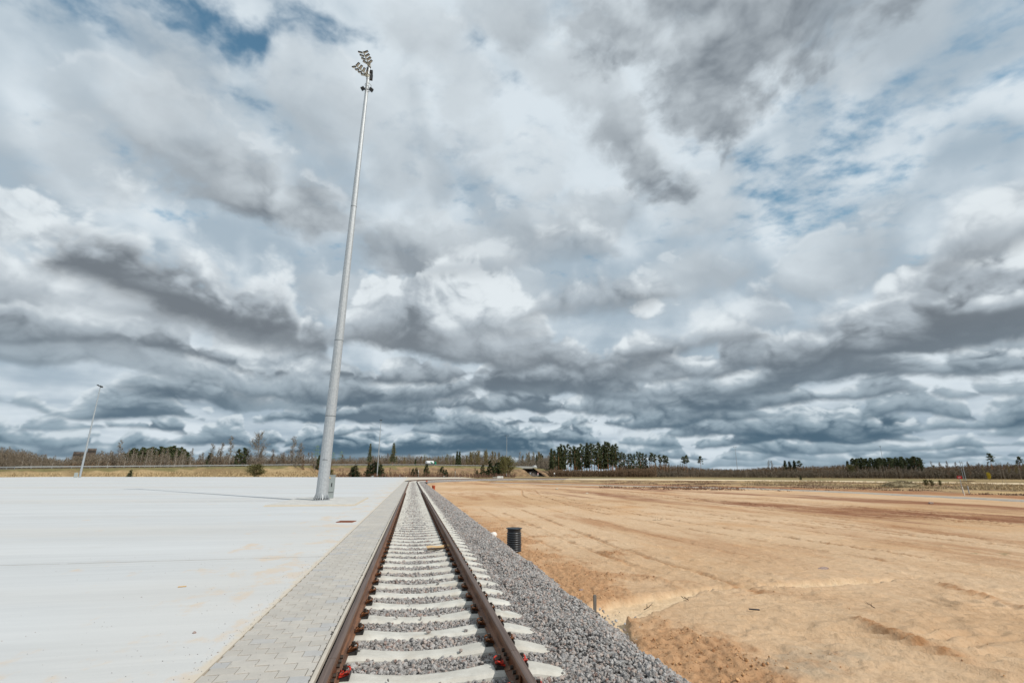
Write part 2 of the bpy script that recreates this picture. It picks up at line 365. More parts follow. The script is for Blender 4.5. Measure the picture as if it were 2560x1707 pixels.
def mats():
    def slab(P):
        x, y, z = sep(P)
        n = noise(scl(P, .07, .55, 0), 1, 7, .68); n2 = noise(P, .8, 6, .6); n3 = noise(scl(P, .015, .11, 0), 1, 4, .6); fine = noise(P, 60, 3, .7)
        streak = noise(scl(P, .35, 6, 0), 1, 5, .7)
        c = mix(ss(n, .25, .75), lin(176, 178, 179), lin(191, 193, 194))
        c = mix(ss(streak, .4, .75)*.4, c, lin(202, 203, 203))
        c = mix(ss(n3, .45, .68)*.6, c, lin(182, 177, 170))
        c = mix(ss(n2, .55, .75)*.22, c, lin(170, 168, 164))
        # blown sand: patches near the paver edge, a thin line along it
        near = ss(x, -4.8, -1.9)
        sp = noise(scl(P, 1.0, .55, 0) , 1.25, 6, .68)
        c = mix(ss(sp + near*.12, .61, .73)*.62, c, lin(196, 170, 140))
        ed = noise(P, 5, 5, .6)
        c = mix(ss(x + (ed-.5)*.22, -1.66, -1.58)*.9, c, lin(192, 178, 156))
        c = mix(near*.25, c, lin(192, 185, 174))
        speck = noise(P, 34, 2, .5)
        c = mix(ss(speck + near*.03, .765, .79)*.8, c, lin(112, 100, 90))
        # saw-cut joints
        def line(v, per, off, w):
            q = X.math('ABSOLUTE', X.math('FRACT', (v-off)/per + .5) - .5) * per
            return 1 - ss(q, w*.4, w)
        wob = (noise(P, 1.5, 2, .5) - .5)*.03
        j = line(y+wob, 20.0, 10.6, .03)
        jm = ss(noise(P, 1.7, 3, .6), .4, .55)
        c = mix(j*.55*jm, c, lin(128, 126, 122))
        return mix(fine*.2, c, lin(210, 210, 210))
    M['slab'] = material('concrete slab', slab, .85, bump=lambda P: noise(scl(P, 3, 30, 0), 1, 5, .6)*.5 + noise(P, 40, 3, .6)*.3, bd=.006)
    def paver(P):
        x, y, z = sep(P)
        n = noise(P, 7, 5, .6); fine = noise(P, 90, 3, .7); big = noise(P, .8, 4, .6)
        c = mix(P.isl, lin(164, 158, 149), lin(180, 174, 165))
        c = mix(ss(P.isl, .86, .9)*.6, c, lin(146, 150, 156))
        c = mix(ss(n, .3, .7)*.35, c, lin(140, 137, 133))
        c = mix(ss(big, .45, .7)*.4, c, lin(186, 180, 170))
        return mix(fine*.3, c, lin(205, 202, 198))
    M['paver'] = material('grey paver', paver, .88, bump=lambda P: noise(P, 55, 4, .6), bd=.003)
    M['jointsand'] = material('joint sand', lambda P: mix(noise(P, 20, 3), lin(140, 132, 122), lin(168, 158, 144)), .95)
    M['kerb'] = material('pale mortar strip', lambda P: mix(noise(P, 8, 4), lin(168, 160, 148), lin(196, 188, 176)), .9)
    M['slabjoint'] = material('slab joint', lambda P: mix(noise(P, 2, 5, .7), lin(128, 126, 122), lin(172, 170, 166)), .95)
    M['dark'] = material('dark joint', lambda P: mix(noise(P, 30, 3), lin(38, 36, 34), lin(66, 62, 58)), .9)
    def rust(P):
        x, y, z = sep(P)
        n = noise(scl(P, 30, 1.2, 30), 1, 5, .65); n2 = noise(P, 14, 5, .65)
        top = ss(z, -.012, -.002)
        side = mix(ss(n, .32, .68), lin(84, 61, 48), lin(134, 94, 68))
        side = mix(ss(n2, .5, .75)*.5, side, lin(150, 112, 86))
        tp = mix(ss(noise(scl(P, 40, .8, 1), 1, 4, .6), .3, .7), lin(84, 68, 60), lin(116, 98, 88))
        return (mix(top, side, tp), (.62 - top*.12))
    M['rail'] = material('weathered rail steel', rust, .65, .25, bump=lambda P: noise(P, 60, 4, .6), bd=.002, spec=.4)
    def sleeper(P):
        n = noise(P, 5, 5, .6); f = noise(P, 60, 3, .7); x, y, z = sep(P)
        c = mix(ss(n, .3, .7), lin(176, 173, 165), lin(200, 198, 190))
        c = mix(ss(noise(scl(P, 1, 3, 1), 3, 5, .7), .52, .72)*.4, c, lin(172, 158, 136))
        c = mix(P.rnd*.35, c, lin(170, 164, 154)); c = mix(ss(noise(scl(P, 1.5, .6, 1), 2.2, 4, .6), .5, .7)*.3, c, lin(168, 158, 142))
        sp = noise(P, 40, 2, .5)
        c = mix(ss(sp, .72, .76)*.5, c, lin(128, 120, 110))
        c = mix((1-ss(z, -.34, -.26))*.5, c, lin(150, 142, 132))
        return mix(f*.2, c, lin(212, 210, 204))
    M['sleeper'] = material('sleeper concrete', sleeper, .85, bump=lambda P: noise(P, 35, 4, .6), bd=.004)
    def stone(P):
        n = noise(P, 70, 4, .7); i = P.isl
        c = mix(ss(i, 0, 1), lin(96, 94, 93), lin(160, 157, 155))
        c = mix(ss(X.math('FRACT', i*7.31), .62, .95)*.7, c, lin(160, 140, 128))
        c = mix(ss(X.math('FRACT', i*13.7), .9, .97)*.8, c, lin(132, 98, 84))
        c = mix(ss(n, .42, .62)*.5, c, lin(192, 188, 184))
        return mix((1-ss(n, .32, .46))*.5, c, lin(84, 80, 80))
    M['stone'] = material('crushed granite', stone, .85, bump=lambda P: noise(P, 90, 4, .7), bd=.006)
    def bed(P):
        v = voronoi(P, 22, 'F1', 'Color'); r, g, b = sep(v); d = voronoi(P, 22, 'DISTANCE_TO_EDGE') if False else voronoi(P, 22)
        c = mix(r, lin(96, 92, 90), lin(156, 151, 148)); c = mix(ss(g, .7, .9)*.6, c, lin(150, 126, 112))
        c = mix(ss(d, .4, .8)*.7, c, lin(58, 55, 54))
        return mix(noise(P, 70, 3, .7)*.4, c, lin(176, 172, 168))
    M['bed'] = material('ballast bed', bed, .9, bump=lambda P: 1 - voronoi(P, 22), bd=.04)
    def sand(P):
        c = attr_col('tint'); f = noise(P, 45, 4, .7); n = noise(P, 6, 6, .65); m = noise(P, .7, 5, .6)
        c = mix(ss(n, .35, .68)*.45, c, mix(1, c, (.78, .71, .63), 'MULTIPLY'))
        c = mix(ss(m, .4, .7)*.3, c, mix(1, c, (1.10, 1.06, 1.02), 'MULTIPLY')); w = noise(P, .22, 7, .72); c = mix(ss(w, .46, .66)*.45, c, mix(1, c, (.78, .68, .58), 'MULTIPLY'))
        c = mix(ss(f, .55, .72)*.4, c, mix(1, c, (.6, .52, .45), 'MULTIPLY'))
        k = noise(P, 13, 5, .75); return mix(ss(k, .60, .68)*.5, c, mix(1, c, (.50, .40, .32), 'MULTIPLY'))
    M['sand'] = material('building sand', sand, .95, bump=lambda P: noise(P, 9, 7, .68)*1.0 + noise(P, 60, 3, .6)*.15, bd=.05, spec=.1)
    def field(P):
        n = noise(scl(P, .02, .02, 0), 1, 6, .65); n2 = noise(P, .35, 6, .7); f = noise(P, 3, 4, .7); g = noise(scl(P, .006, .011, 0), 1, 3, .5)
        c = mix(ss(n2, .3, .7), lin(138, 112, 82), lin(176, 152, 112))
        c = mix(ss(n, .42, .6)*.8, c, lin(112, 106, 74)); c = mix(ss(g, .5, .62)*.55, c, lin(96, 98, 62))
        return mix(ss(f, .5, .75)*.45, c, lin(100, 80, 62))
    M['field'] = material('rough field', field, .95, bump=lambda P: noise(P, 1.2, 6, .7), bd=.4, spec=.1)
    def bank(P):
        c = attr_col('tint'); f = noise(scl(P, 1, 1, 2), .9, 6, .72); g = noise(P, .25, 5, .6)
        c = mix(ss(g, .35, .65)*.45, c, mix(1, c, (.72, .68, .62), 'MULTIPLY'))
        c = mix(ss(f, .5, .7)*.6, c, mix(1, c, (.5, .46, .42), 'MULTIPLY'))
        return mix(ss(f, .28, .44)*-.35 + .35, c, mix(1, c, (1.35, 1.3, 1.2), 'MULTIPLY'))
    M['bank'] = material('embankment grass', bank, .95, bump=lambda P: noise(P, .9, 6, .7), bd=.6, spec=.1)
    M['road'] = material('asphalt', lambda P: mix(noise(P, .5, 5), lin(72, 72, 74), lin(96, 96, 98)), .9)
    M['gravel'] = material('road gravel', lambda P: mix(noise(P, 1.5, 6, .75), lin(128, 118, 108), lin(186, 178, 166)), .95, bump=lambda P: noise(P, 9, 4, .7), bd=.05)
    M['palesand'] = material('pale haul road', lambda P: mix(noise(P, .6, 6, .7), lin(206, 184, 150), lin(226, 208, 178)), .95, bump=lambda P: noise(P, 2, 4, .7), bd=.05)
    def galv(P):
        n = noise(P.obj, 9, 4, .6); s = noise(scl(P.obj, 6, 6, .25), 1, 5, .6)
        c = mix(ss(n, .3, .7), lin(164, 169, 173), lin(181, 185, 188)); return mix(ss(s, .5, .8)*.2, c, lin(160, 166, 170))
    M['galv'] = material('galvanised steel', galv, .40, .35, spec=.5)
    M['seam'] = material('dull galvanised seam', lambda P: lin(116, 122, 126), .5, .5)
    M['fardull'] = material('far galvanised steel', lambda P: lin(158, 164, 168), .5, .2)
    M['lampblack'] = material('black lamp housing', lambda P: mix(noise(P, 6), lin(34, 36, 39), lin(52, 54, 57)), .5)
    M['lampface'] = material('lamp glass', lambda P: mix(noise(P, 3), lin(176, 172, 160), lin(206, 202, 190)), .3)
    M['armpaint'] = material('pale bar', lambda P: mix(noise(P, 6), lin(168, 166, 154), lin(196, 192, 178)), .5, .2)
    M['cab'] = material('grey cabinet paint', lambda P: mix(noise(P.obj, 3, 5), lin(134, 142, 142), lin(150, 157, 156)), .5)
    M['black'] = material('black paint', lambda P: lin(24, 25, 27), .5)
    M['yellow'] = material('yellow sticker', lambda P: lin(226, 176, 40), .5)
    M['plate'] = material('dark base plate', lambda P: mix(noise(P, 40), lin(34, 33, 33), lin(58, 54, 52)), .6)
    M['clip'] = material('rusty clip', lambda P: mix(noise(P, 50, 4), lin(66, 42, 30), lin(132, 84, 52)), .5, .5)
    M['redclip'] = material('red painted clip', lambda P: mix(ss(noise(P, 40, 4), .35, .6), lin(96, 44, 34), lin(206, 54, 38)), .5)
    M['bolt'] = material('dark bolt', lambda P: mix(noise(P, 60), lin(40, 36, 33), lin(84, 74, 66)), .45, .5)
    M['clod'] = material('sand clod', lambda P: mix(P.isl, lin(148, 108, 76), lin(194, 156, 116)), .95, spec=.1)
    M['pipe'] = material('black corrugated plastic', lambda P: mix(noise(P, 8, 4), lin(24, 27, 31), lin(42, 46, 51)), .38, spec=.5)
    M['orange'] = material('orange plastic', lambda P: mix(noise(P, 6, 4), lin(168, 78, 52), lin(196, 98, 66)), .5)
    M['wood'] = material('weathered wood', lambda P: mix(noise(scl(P, 40, 40, 4), 1, 4), lin(84, 80, 76), lin(128, 122, 114)), .85)
    M['palewood'] = material('pale wood', lambda P: lin(206, 196, 182), .8)
    M['card'] = material('cardboard', lambda P: mix(noise(P, 12, 4), lin(178, 146, 104), lin(206, 176, 134)), .9)
    M['cardedge'] = material('torn cardboard', lambda P: mix(noise(P, 40, 4), lin(40, 32, 26), lin(92, 72, 52)), .9)
    M['bag'] = material('white sack', lambda P: mix(noise(P, 12, 4), lin(206, 200, 192), lin(232, 228, 222)), .7)
    M['redsign'] = material('red sign paint', lambda P: lin(190, 34, 40), .5)
    M['whitesign'] = material('white paint', lambda P: lin(222, 222, 220), .5)
    M['rustgrate'] = material('rusty grate', lambda P: mix(noise(P, 20, 4), lin(104, 58, 40), lin(150, 88, 58)), .8)
    M['plinth'] = material('plinth concrete', lambda P: mix(ss(noise(scl(P, 1, 1, 1), 2.2, 6, .7), .35, .65), lin(178, 176, 172), lin(194, 192, 187)), .9)
    M['plinthside'] = material('sandy plinth side', lambda P: mix(noise(P, 3, 6, .7), lin(168, 156, 138), lin(192, 182, 164)), .95)
    def leaf(name, a, b, c3):
        def fn(P):
            n = noise(P, 1.1, 3, .6)
            return mix(ss(n, .35, .65), mix(P.isl, a, b), mix(P.rnd, b, c3))
        M[name] = material(name, fn, .8, spec=.15)
    leaf('pine needles', lin(58, 68, 48), lin(88, 96, 66), lin(76, 80, 54))
    leaf('spruce needles', lin(38, 50, 34), lin(66, 78, 48), lin(52, 62, 40))
    leaf('light spruce needles', lin(84, 88, 68), lin(116, 118, 92), lin(70, 76, 56))
    leaf('grey twigs', lin(98, 89, 78), lin(134, 124, 110), lin(112, 100, 84))
    leaf('red twigs', lin(98, 80, 64), lin(124, 104, 84), lin(106, 90, 68))
    leaf('budding twigs', lin(104, 98, 66), lin(132, 122, 80), lin(124, 104, 74))
    leaf('willow twigs', lin(84, 86, 54), lin(120, 116, 74), lin(98, 92, 60))
    leaf('dry reeds', lin(158, 138, 106), lin(186, 166, 130), lin(140, 118, 90))
    leaf('dead stalks', lin(96, 74, 62), lin(128, 100, 84), lin(112, 90, 72))
    leaf('green tufts', lin(88, 96, 52), lin(118, 122, 70), lin(104, 104, 66))
    leaf('yellow blossom', lin(190, 166, 40), lin(212, 190, 60), lin(176, 160, 50))
    M['birch bark'] = material('birch bark', lambda P: mix(ss(noise(scl(P, 2, 2, 1.2), 1, 4), .5, .6)*.5, lin(176, 168, 158), lin(112, 100, 90)), .8)
    M['grey bark'] = material('grey bark', lambda P: mix(noise(P, .8, 4), lin(104, 92, 82), lin(140, 126, 112)), .9)
    M['pine bark'] = material('pine bark', lambda P: mix(ss(noise(P, .5, 4), .3, .7), lin(120, 90, 72), lin(176, 124, 88)), .9)
    M['ruin'] = material('sooty brick', lambda P: mix(ss(noise(P, .4, 5, .7), .35, .65), lin(72, 66, 62), lin(104, 94, 88)), .95)
    M['bconc'] = material('bridge concrete', lambda P: mix(noise(P, .5, 5, .6), lin(128, 128, 122), lin(160, 160, 152)), .9)
    M['under'] = material('dark underside', lambda P: lin(58, 56, 54), .95)
    M['tankwhite'] = material('white tank paint', lambda P: lin(214, 216, 216), .35)
    M['green'] = material('green truck paint', lambda P: lin(20, 118, 86), .4)
    M['glass'] = material('dark glass', lambda P: lin(30, 36, 42), .15)
    M['tyre'] = material('tyre rubber', lambda P: lin(30, 30, 31), .8)
    M['pylon'] = material('green pylon paint', lambda P: lin(104, 128, 112), .6)
    M['brush'] = material('cut brushwood', lambda P: mix(P.isl, lin(98, 84, 62), lin(158, 144, 112)), .95)

# ------------------------------------------------------------------ track geometry
XC = .2; GX = .7975                                   # track centre line and half the distance between the rails
Y_ARC, R_ARC = 108.0, 84.0                            # the track leaves the straight here and bends to the right
def track(s):
    """centre line: arc length -> (x, y, heading from +Y clockwise)"""
    if s <= Y_ARC: return XC, s, 0.0
    t = (s - Y_ARC)/R_ARC
    if t > math.pi/2:
        return XC + R_ARC + (s - Y_ARC - R_ARC*math.pi/2), Y_ARC + R_ARC, math.pi/2
    return XC + R_ARC*(1-math.cos(t)), Y_ARC + R_ARC*math.sin(t), t
def sweep(name, prof, s0, s1, mat, step=None, closed=True, parent=None, zoff=0.0, smooth=False):
    """profile (offset right of the centre, z) swept along the track"""
    ss_ = []; s = s0
    while s < s1:
        ss_.append(s); s += (step or (3.0 if s < Y_ARC-3 else 2.0))
    ss_.append(s1); k = len(prof); v = []; f = []
    for s in ss_:
        x, y, h = track(s)
        for (o, z) in prof: v.append((x + o*math.cos(h), y - o*math.sin(h), z + zoff))
    for j in range(len(ss_)-1):
        for i in range(k if closed else k-1):
            f.append((j*k+i, j*k+(i+1) % k, (j+1)*k+(i+1) % k, (j+1)*k+i))
    b = MB(); b.add(v, f)
    if closed: b.add([v[i] for i in range(k)], [tuple(range(k))]); b.add(v[-k:], [tuple(range(k))])
    me = b.mesh(name, mat, smooth); o = link(name, me, parent); return o
def resample(pts, n):
    return pts
def build_apron():
    b = MB(); nx, ny = 26, 30
    b.add([(-300, -30, 0), (-1.56, -30, 0), (-1.56, 214, 0), (-300, 214, 0), (-300, -30, -.3), (-1.56, -30, -.3), (-1.56, 214, -.3), (-300, 214, -.3)],
          [(0,1,2,3), (0,4,5,1), (1,5,6,2), (2,6,7,3), (3,7,4,0)])
    tag(b.build('concrete_apron', M['slab']), kind='structure')
    b = MB(); rj = random.Random(12)
    for y in (10.6, 31.4, 52.2, 73):
        x = -60.0
        while x < -1.7:
            L = rj.uniform(.6, 3.0)
            if rj.random() < (.8 if y < 11 else .7): b.box((x + L/2, y + rj.uniform(-.002, .002), .0015), (L, .006 if y < 11 else .03, .003))
            x += L + rj.uniform(.02, .4)
    tag(b.build('slab_joints', M['slabjoint']), kind='structure')
    # right of the apron beyond the bend: the strip between slab and curved track
    v = [(-1.56, 100, -.004)]; n = 40
    arc = []
    for i in range(n+1):
        s = 100 + i*(170-100)/n; x, y, h = track(s); arc.append((x - 1.7*math.cos(h), y + 1.7*math.sin(h), -.012))
    far = [(arc[-1][0], 214, -.012), (-1.56, 214, -.012)]
    b = MB(); pts = arc + far; b.add([(-1.56, 100, -.012)] + pts, [tuple(range(len(pts)+1))])
    tag(b.build('paved_verge', M['slab']), kind='structure')
    # paver strip: real interlocking blocks on a bed
    x0, x1 = -1.553, -.705; b = MB()
    b.box(((x0+x1)/2, 51, -.055), (x1-x0-.002, 106, .08)); tag(b.build('paver_bed', M['jointsand']), kind='structure')
    b = MB(); rnd = random.Random(3); row = 0; y = -2.0; w = .225; d = .142
    while y < 62:
        off = (w/2 if row % 2 else 0) + .012
        for k in range(-1, 6):
            a = x0 + off + (k-.5)*w; c = a + w
            a2, c2 = max(a+.0025, x0), min(c-.0025, x1)
            if c2 - a2 < .03: continue
            n = 12 if y < 22 else 3
            def wave(x): return .009*math.tanh(3*math.sin((x-a)/w*2*math.pi)) if n > 3 else 0
            z = -.001 + rnd.uniform(-.002, .0015); tl = rnd.uniform(-.0015, .0015)
            bot = [(a2+(c2-a2)*i/n, y+.0022+wave(a2+(c2-a2)*i/n)) for i in range(n+1)]
            top = [(c2-(c2-a2)*i/n, y+d-.0022+wave(c2-(c2-a2)*i/n)) for i in range(n+1)]
            ring = bot + top; cx, cy = (a2+c2)/2, y+d/2; m = len(ring)
            e = .003
            up = [(px+(e if px < cx else -e), py+(e if py < cy else -e), z+tl*(px-cx)/w*2) for px, py in ring]
            mid = [(px, py, z-.003) for px, py in ring]; dn = [(px, py, -.02) for px, py in ring]
            b.add(up+mid+dn, [tuple(range(m))] + [(i, m+i, m+(i+1) % m, (i+1) % m) for i in range(m)] + [(m+i, 2*m+i, 2*m+(i+1) % m, m+(i+1) % m) for i in range(m)])
        y += .1445; row += 1
    b.box(((x0+x1)/2, 83, -.0115), (x1-x0, 42, .02))
    tag(b.build('paver_strip', M['paver']), kind='structure')
    # edge against the rail: dark slot, pale strip, dark slot
    tag(sweep('edge_strip', [(-.895, -.05), (-.895, -.003), (-.89, -.001), (-.868, -.001), (-.862, -.006), (-.862, -.05)], -2, 170, M['kerb']), kind='structure')
    b = MB(); rnd = random.Random(8); y = 2.5
    for _ in range(420):                                          # tarry crumbs along the joint
        y = rnd.uniform(3.6, 26); x = -.702 + rnd.gauss(0, .007); r = rnd.uniform(.002, .007)
        b.box((x, y, .001), (r, r*rnd.uniform(1, 5), r), rnd.uniform(-.4, .4))
    tag(b.build('joint_crumbs', M['dark']), 'dark tarry crumbs along the joint between pavers and rail', 'crumbs', kind='stuff')

RAILP = [(-.075, -.18), (.075, -.18), (.075, -.170), (.045, -.160), (.012, -.145), (.009, -.10), (.010, -.06), (.020, -.047), (.0365, -.040), (.0375, -.012),
         (.034, -.004), (.024, 0), (-.024, 0), (-.034, -.004), (-.0375, -.012), (-.0365, -.040), (-.020, -.047), (-.010, -.06), (-.009, -.10), (-.012, -.145), (-.045, -.160), (-.075, -.170)]
def rail(side, s0, s1, label):
    o = sweep('rail', [(side*GX + x, z) for x, z in RAILP], s0, s1, M['rail'], step=None)
    tag(o, label, 'rail', 'running rails of the track'); return o
def build_track():
    rail(-1, -1, 4.992, 'left running rail nearest the camera, ending at the joint beside the red clip')
    L = rail(-1, 5.0, 215, 'left running rail along the grey paver strip, from the joint to the bend')
    rail(1, -1, 4.892, 'right running rail nearest the camera, before the joint in the foreground')
    Rr = rail(1, 4.902, 215, 'right running rail beside the gravel shoulder, from the joint to the bend')
    for o, sx, y in ((L, -1, 5.0), (Rr, 1, 4.9)):
        for s in (-1, 1):
            b = MB(); x = XC + sx*GX + s*.022
            b.prism([(x-.010, -.145), (x+.010, -.145), (x+.007, -.055), (x-.007, -.055)], y-.40, y+.40); j = b.build('fishplate', M['clip'], o, bevel=.003)
            for k in (-3, -2, -1, 1, 2, 3):
                c = MB(); c.tube([(x, y+k*.11, -.10), (x+s*.035, y+k*.11, -.10)], .017, 6); c.build('bolt', M['bolt'], j)
    # sleepers
    def sleeper_mesh():
        st = [(-1.35, -.262, .105), (-1.20, -.225, .112), (-1.02, -.186, .126), (-.60, -.186, .126), (-.42, -.205, .112), (-.2, -.222, .104), (0, -.226, .102),
              (.2, -.222, .104), (.42, -.205, .112), (.60, -.186, .126), (1.02, -.186, .126), (1.20, -.222, .11), (1.33, -.258, .10), (1.352, -.285, .085)]
        v = []; f = []
        for x, z, h in st:
            v += [(x, -h-.03, -.42), (x, -h-.012, z-.03), (x, -h+.012, z-.004), (x, -h+.05, z+.001), (x, h-.05, z+.001), (x, h-.012, z-.004), (x, h+.012, z-.03), (x, h+.03, -.42)]
        for i in range(len(st)-1):
            for k in range(7): f.append((i*8+k, i*8+k+1, (i+1)*8+k+1, (i+1)*8+k))
        f += [tuple(range(8)), tuple((len(st)-1)*8+k for k in range(8))]
        b = MB(); b.add(v, f); me = b.mesh('sleeper', M['sleeper']); return me
    sm = sleeper_mesh()
    def clip_meshes(red=False):
        """fastening on one side of a rail, rail foot toward -X: base plate, spring clip, bolt"""
        p = MB(); p.box((.036, 0, -.176), (.078, .145, .020)); p.box((.074, 0, -.166), (.014, .155, .026))
        c = MB()
        for s in (-1, 1):
            pts = []
            for k in range(11):
                t = k/10*math.pi*1.55 - .5
                pts.append((.040 + .040*math.cos(t)*1.0 - .006, s*(.042 + .030*math.sin(t)), -.132 + .016*math.sin(t*1.6)))
            pts = [(-.012, s*.075, -.150)] + pts + [(.012, s*.012, -.126)]
            c.tube(pts, .0085, 6)
        c.tube([(.012, -.014, -.126), (.004, 0, -.124), (.012, .014, -.126)], .0085, 6)
        q = MB(); q.tube([(.034, 0, -.165), (.034, 0, -.092)], .011, 8); q.lathe([(0, -.112), (.026, -.112), (.026, -.106), (.018, -.104), (.018, -.082), (0, -.080)], 6, (.034, 0, 0))
        return p.mesh('base_plate', M['plate']), c.mesh('spring_clip', M['redclip'] if red else M['clip'], True), q.mesh('bolt', M['bolt'])
    cm, cr = clip_meshes(), clip_meshes(True)
    proto = {}
    def fastening(par, x, flip, red):
        a = link('fastening', (cr if red else cm)[0], par, (x, 0, 0), math.pi if flip else 0)
        for nm, me in zip(('spring_clip', 'bolt'), (cr if red else cm)[1:]): link(nm, me, a)
        return a
    s = 3.17; k = 0; pitch = .632
    while k < 290 and s < 190:
        x, y, h = track(s)
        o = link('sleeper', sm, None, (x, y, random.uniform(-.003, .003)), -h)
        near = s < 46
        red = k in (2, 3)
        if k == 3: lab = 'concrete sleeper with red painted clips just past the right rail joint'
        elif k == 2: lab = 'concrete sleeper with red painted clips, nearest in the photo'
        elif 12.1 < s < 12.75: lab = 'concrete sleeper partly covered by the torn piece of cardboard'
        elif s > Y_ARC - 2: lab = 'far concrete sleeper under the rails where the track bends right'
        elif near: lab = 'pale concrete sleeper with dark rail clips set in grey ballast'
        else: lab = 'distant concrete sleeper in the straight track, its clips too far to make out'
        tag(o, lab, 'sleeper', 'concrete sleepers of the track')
        if near:
            fastening(o, -GX+.075, False, red); fastening(o, GX-.075, True, red); fastening(o, GX+.075, False, red)
        s += pitch; k += 1
    # ballast bed with loose stones
    crest = 2.32 - XC; toe = 2.98 - XC
    tag(sweep('ballast_bed', [(-1.10, -.30), (-.9, -.262), (0, -.255), (.9, -.262), (1.38, -.262), (1.6, -.245), (crest, -.242), (toe+.25, -.80)], -2, 240, M['bed'], closed=False, smooth=True), kind='structure')

def ico():
    t = (1+5**.5)/2
    v = [Vector(p).normalized() for p in [(-1,t,0),(1,t,0),(-1,-t,0),(1,-t,0),(0,-1,t),(0,1,t),(0,-1,-t),(0,1,-t),(t,0,-1),(t,0,1),(-t,0,-1),(-t,0,1)]]
    f = [(0,11,5),(0,5,1),(0,1,7),(0,7,10),(0,10,11),(1,5,9),(5,11,4),(11,10,2),(10,7,6),(7,1,8),(3,9,4),(3,4,2),(3,2,6),(3,6,8),(3,8,9),(4,9,5),(2,4,11),(6,2,10),(8,6,7),(9,8,1)]
    return v, f
def ico2():
    v, f = ico(); v = list(v); f2 = []; c = {}
    def mid(a, b):
        k = (min(a, b), max(a, b))
        if k not in c: v.append(((v[a]+v[b])/2).normalized()); c[k] = len(v)-1
        return c[k]
    for a, b, d in f:
        x, y, z = mid(a, b), mid(b, d), mid(d, a); f2 += [(a, x, z), (b, y, x), (d, z, y), (x, y, z)]
    return v, f2
def rocks(rs, fine, nvar=10):
    v, f = ico2() if fine else ico(); V = np.array([list(p) for p in v]); out = []
    for k in range(nvar):
        p = V.copy()
        for _ in range(9 if fine else 5):
            n = rs.normal(size=3); n /= np.linalg.norm(n); d = rs.uniform(.45, .82)
            q = p @ n; p -= np.outer(np.clip(q-d, 0, None), n)
        p *= np.array([1, rs.uniform(.7, 1), rs.uniform(.55, .85)]); p += rs.normal(scale=.02, size=p.shape)
        out.append(p)
    return out, np.array(f)
def scatter(name, pos, size, fine, mat, rs, flat=1.0):
    V, F = rocks(rs, fine); n = len(pos)
    q = rs.normal(size=(n, 4)); q /= np.linalg.norm(q, axis=1)[:, None]; w, x, y, z = q.T
    Rm = np.stack([1-2*(y*y+z*z), 2*(x*y-z*w), 2*(x*z+y*w), 2*(x*y+z*w), 1-2*(x*x+z*z), 2*(y*z-x*w), 2*(x*z-y*w), 2*(y*z+x*w), 1-2*(x*x+y*y)], 1).reshape(n, 3, 3)
    kind = rs.randint(0, len(V), n); nv = len(V[0]); VV = np.stack(V)[kind]
    P = np.einsum('nij,nkj->nki', Rm, VV)*size[:, None, None]; P[..., 2] *= flat; P += pos[:, None, :]
    Fa = (F[None] + (np.arange(n)*nv)[:, None, None]).reshape(-1, 3)
    return np_mesh(name, P.reshape(-1, 3), Fa, mat)
def build_ballast():
    rs = np.random.RandomState(5)
    def surf(x):                      # surface height across the section
        return np.interp(x, [-.9+.2, -.55, 0, .4, 1.1, 1.6, 1.8, 2.35, 2.98, 3.15], [-.240, -.230, -.248, -.248, -.250, -.262, -.205, -.205, -.66, -.74])
    P = []; S = []
    def zone(y0, y1, dens, smin, smax, xr=(-.58, 3.12)):
        n = int((y1-y0)*(xr[1]-xr[0])*dens); x = rs.uniform(*xr, n); y = rs.uniform(y0, y1, n)
        z = surf(x + .05*np.sin(y*2.3) + .04*np.sin(y*5.9)) + rs.uniform(-.02, .014, n) + .022*np.sin(y*3.1+x*4)*np.sin(y*1.3-x*6)*(x > 1.6)
        # keep the sleeper tops clear
        k = (y-3.17)/.632; d = np.abs(k-np.round(k))*.632
        on = (d < np.where(x > 1.08, .15, .132)) & (x < 1.50 + rs.uniform(-.05, .04, n))
        keep = ~on | (rs.uniform(size=n) < .004)
        z[on] += .055
        s = rs.uniform(smin*.75, smax*1.02, n)*np.where(rs.uniform(size=n) < .10, 1.4, 1)
        onfoot = (np.abs(x+.5975) < .075) | (np.abs(x-.9975) < .08); keep &= ~onfoot
        P.append(np.stack([x, y, z], 1)[keep]); S.append(s[keep])
    zone(2.6, 9, 1450, .016, .032); zone(9, 17, 1050, .018, .034)
    n = 900; ys_ = rs.uniform(3.5, 26, n); xs_ = 2.95 + rs.gamma(1.2, .16, n); P.append(np.stack([xs_, ys_, np.full(n, -.70)], 1)); S.append(rs.uniform(.012, .032, n))
    me = scatter('ballast', np.concatenate(P), np.concatenate(S), True, M['stone'], rs)
    tag(link('ballast', me), 'grey and pinkish crushed stone ballast around the nearest sleepers', 'ballast', kind='stuff')
    P.clear(); S.clear()
    zone(17, 34, 560, .024, .042); zone(34, 60, 330, .030, .048); zone(60, 108, 150, .036, .058)
    me = scatter('ballast', np.concatenate(P), np.concatenate(S), False, M['stone'], rs)
    tag(link('ballast', me), 'grey crushed stone ballast further along the track', 'ballast', kind='stuff')
    # grit on the apron and pavers
    n = 900; y = 3.5 + rs.gamma(1.4, 5, n); x = -1.0 - rs.gamma(1.2, 1.5, n)
    cl = rs.uniform(size=n) < .35; x[cl] = -1.56 - np.abs(rs.normal(scale=.10, size=cl.sum()))
    pos = np.stack([x, y, np.full(n, .003)], 1)
    me = scatter('grit', pos, rs.uniform(.002, .0065, n)*np.where(rs.uniform(size=n) < .04, 1.9, 1), False, M['stone'], rs, .8)
    tag(link('grit', me), 'small stones and grit scattered over the slab and pavers', 'grit', kind='stuff')

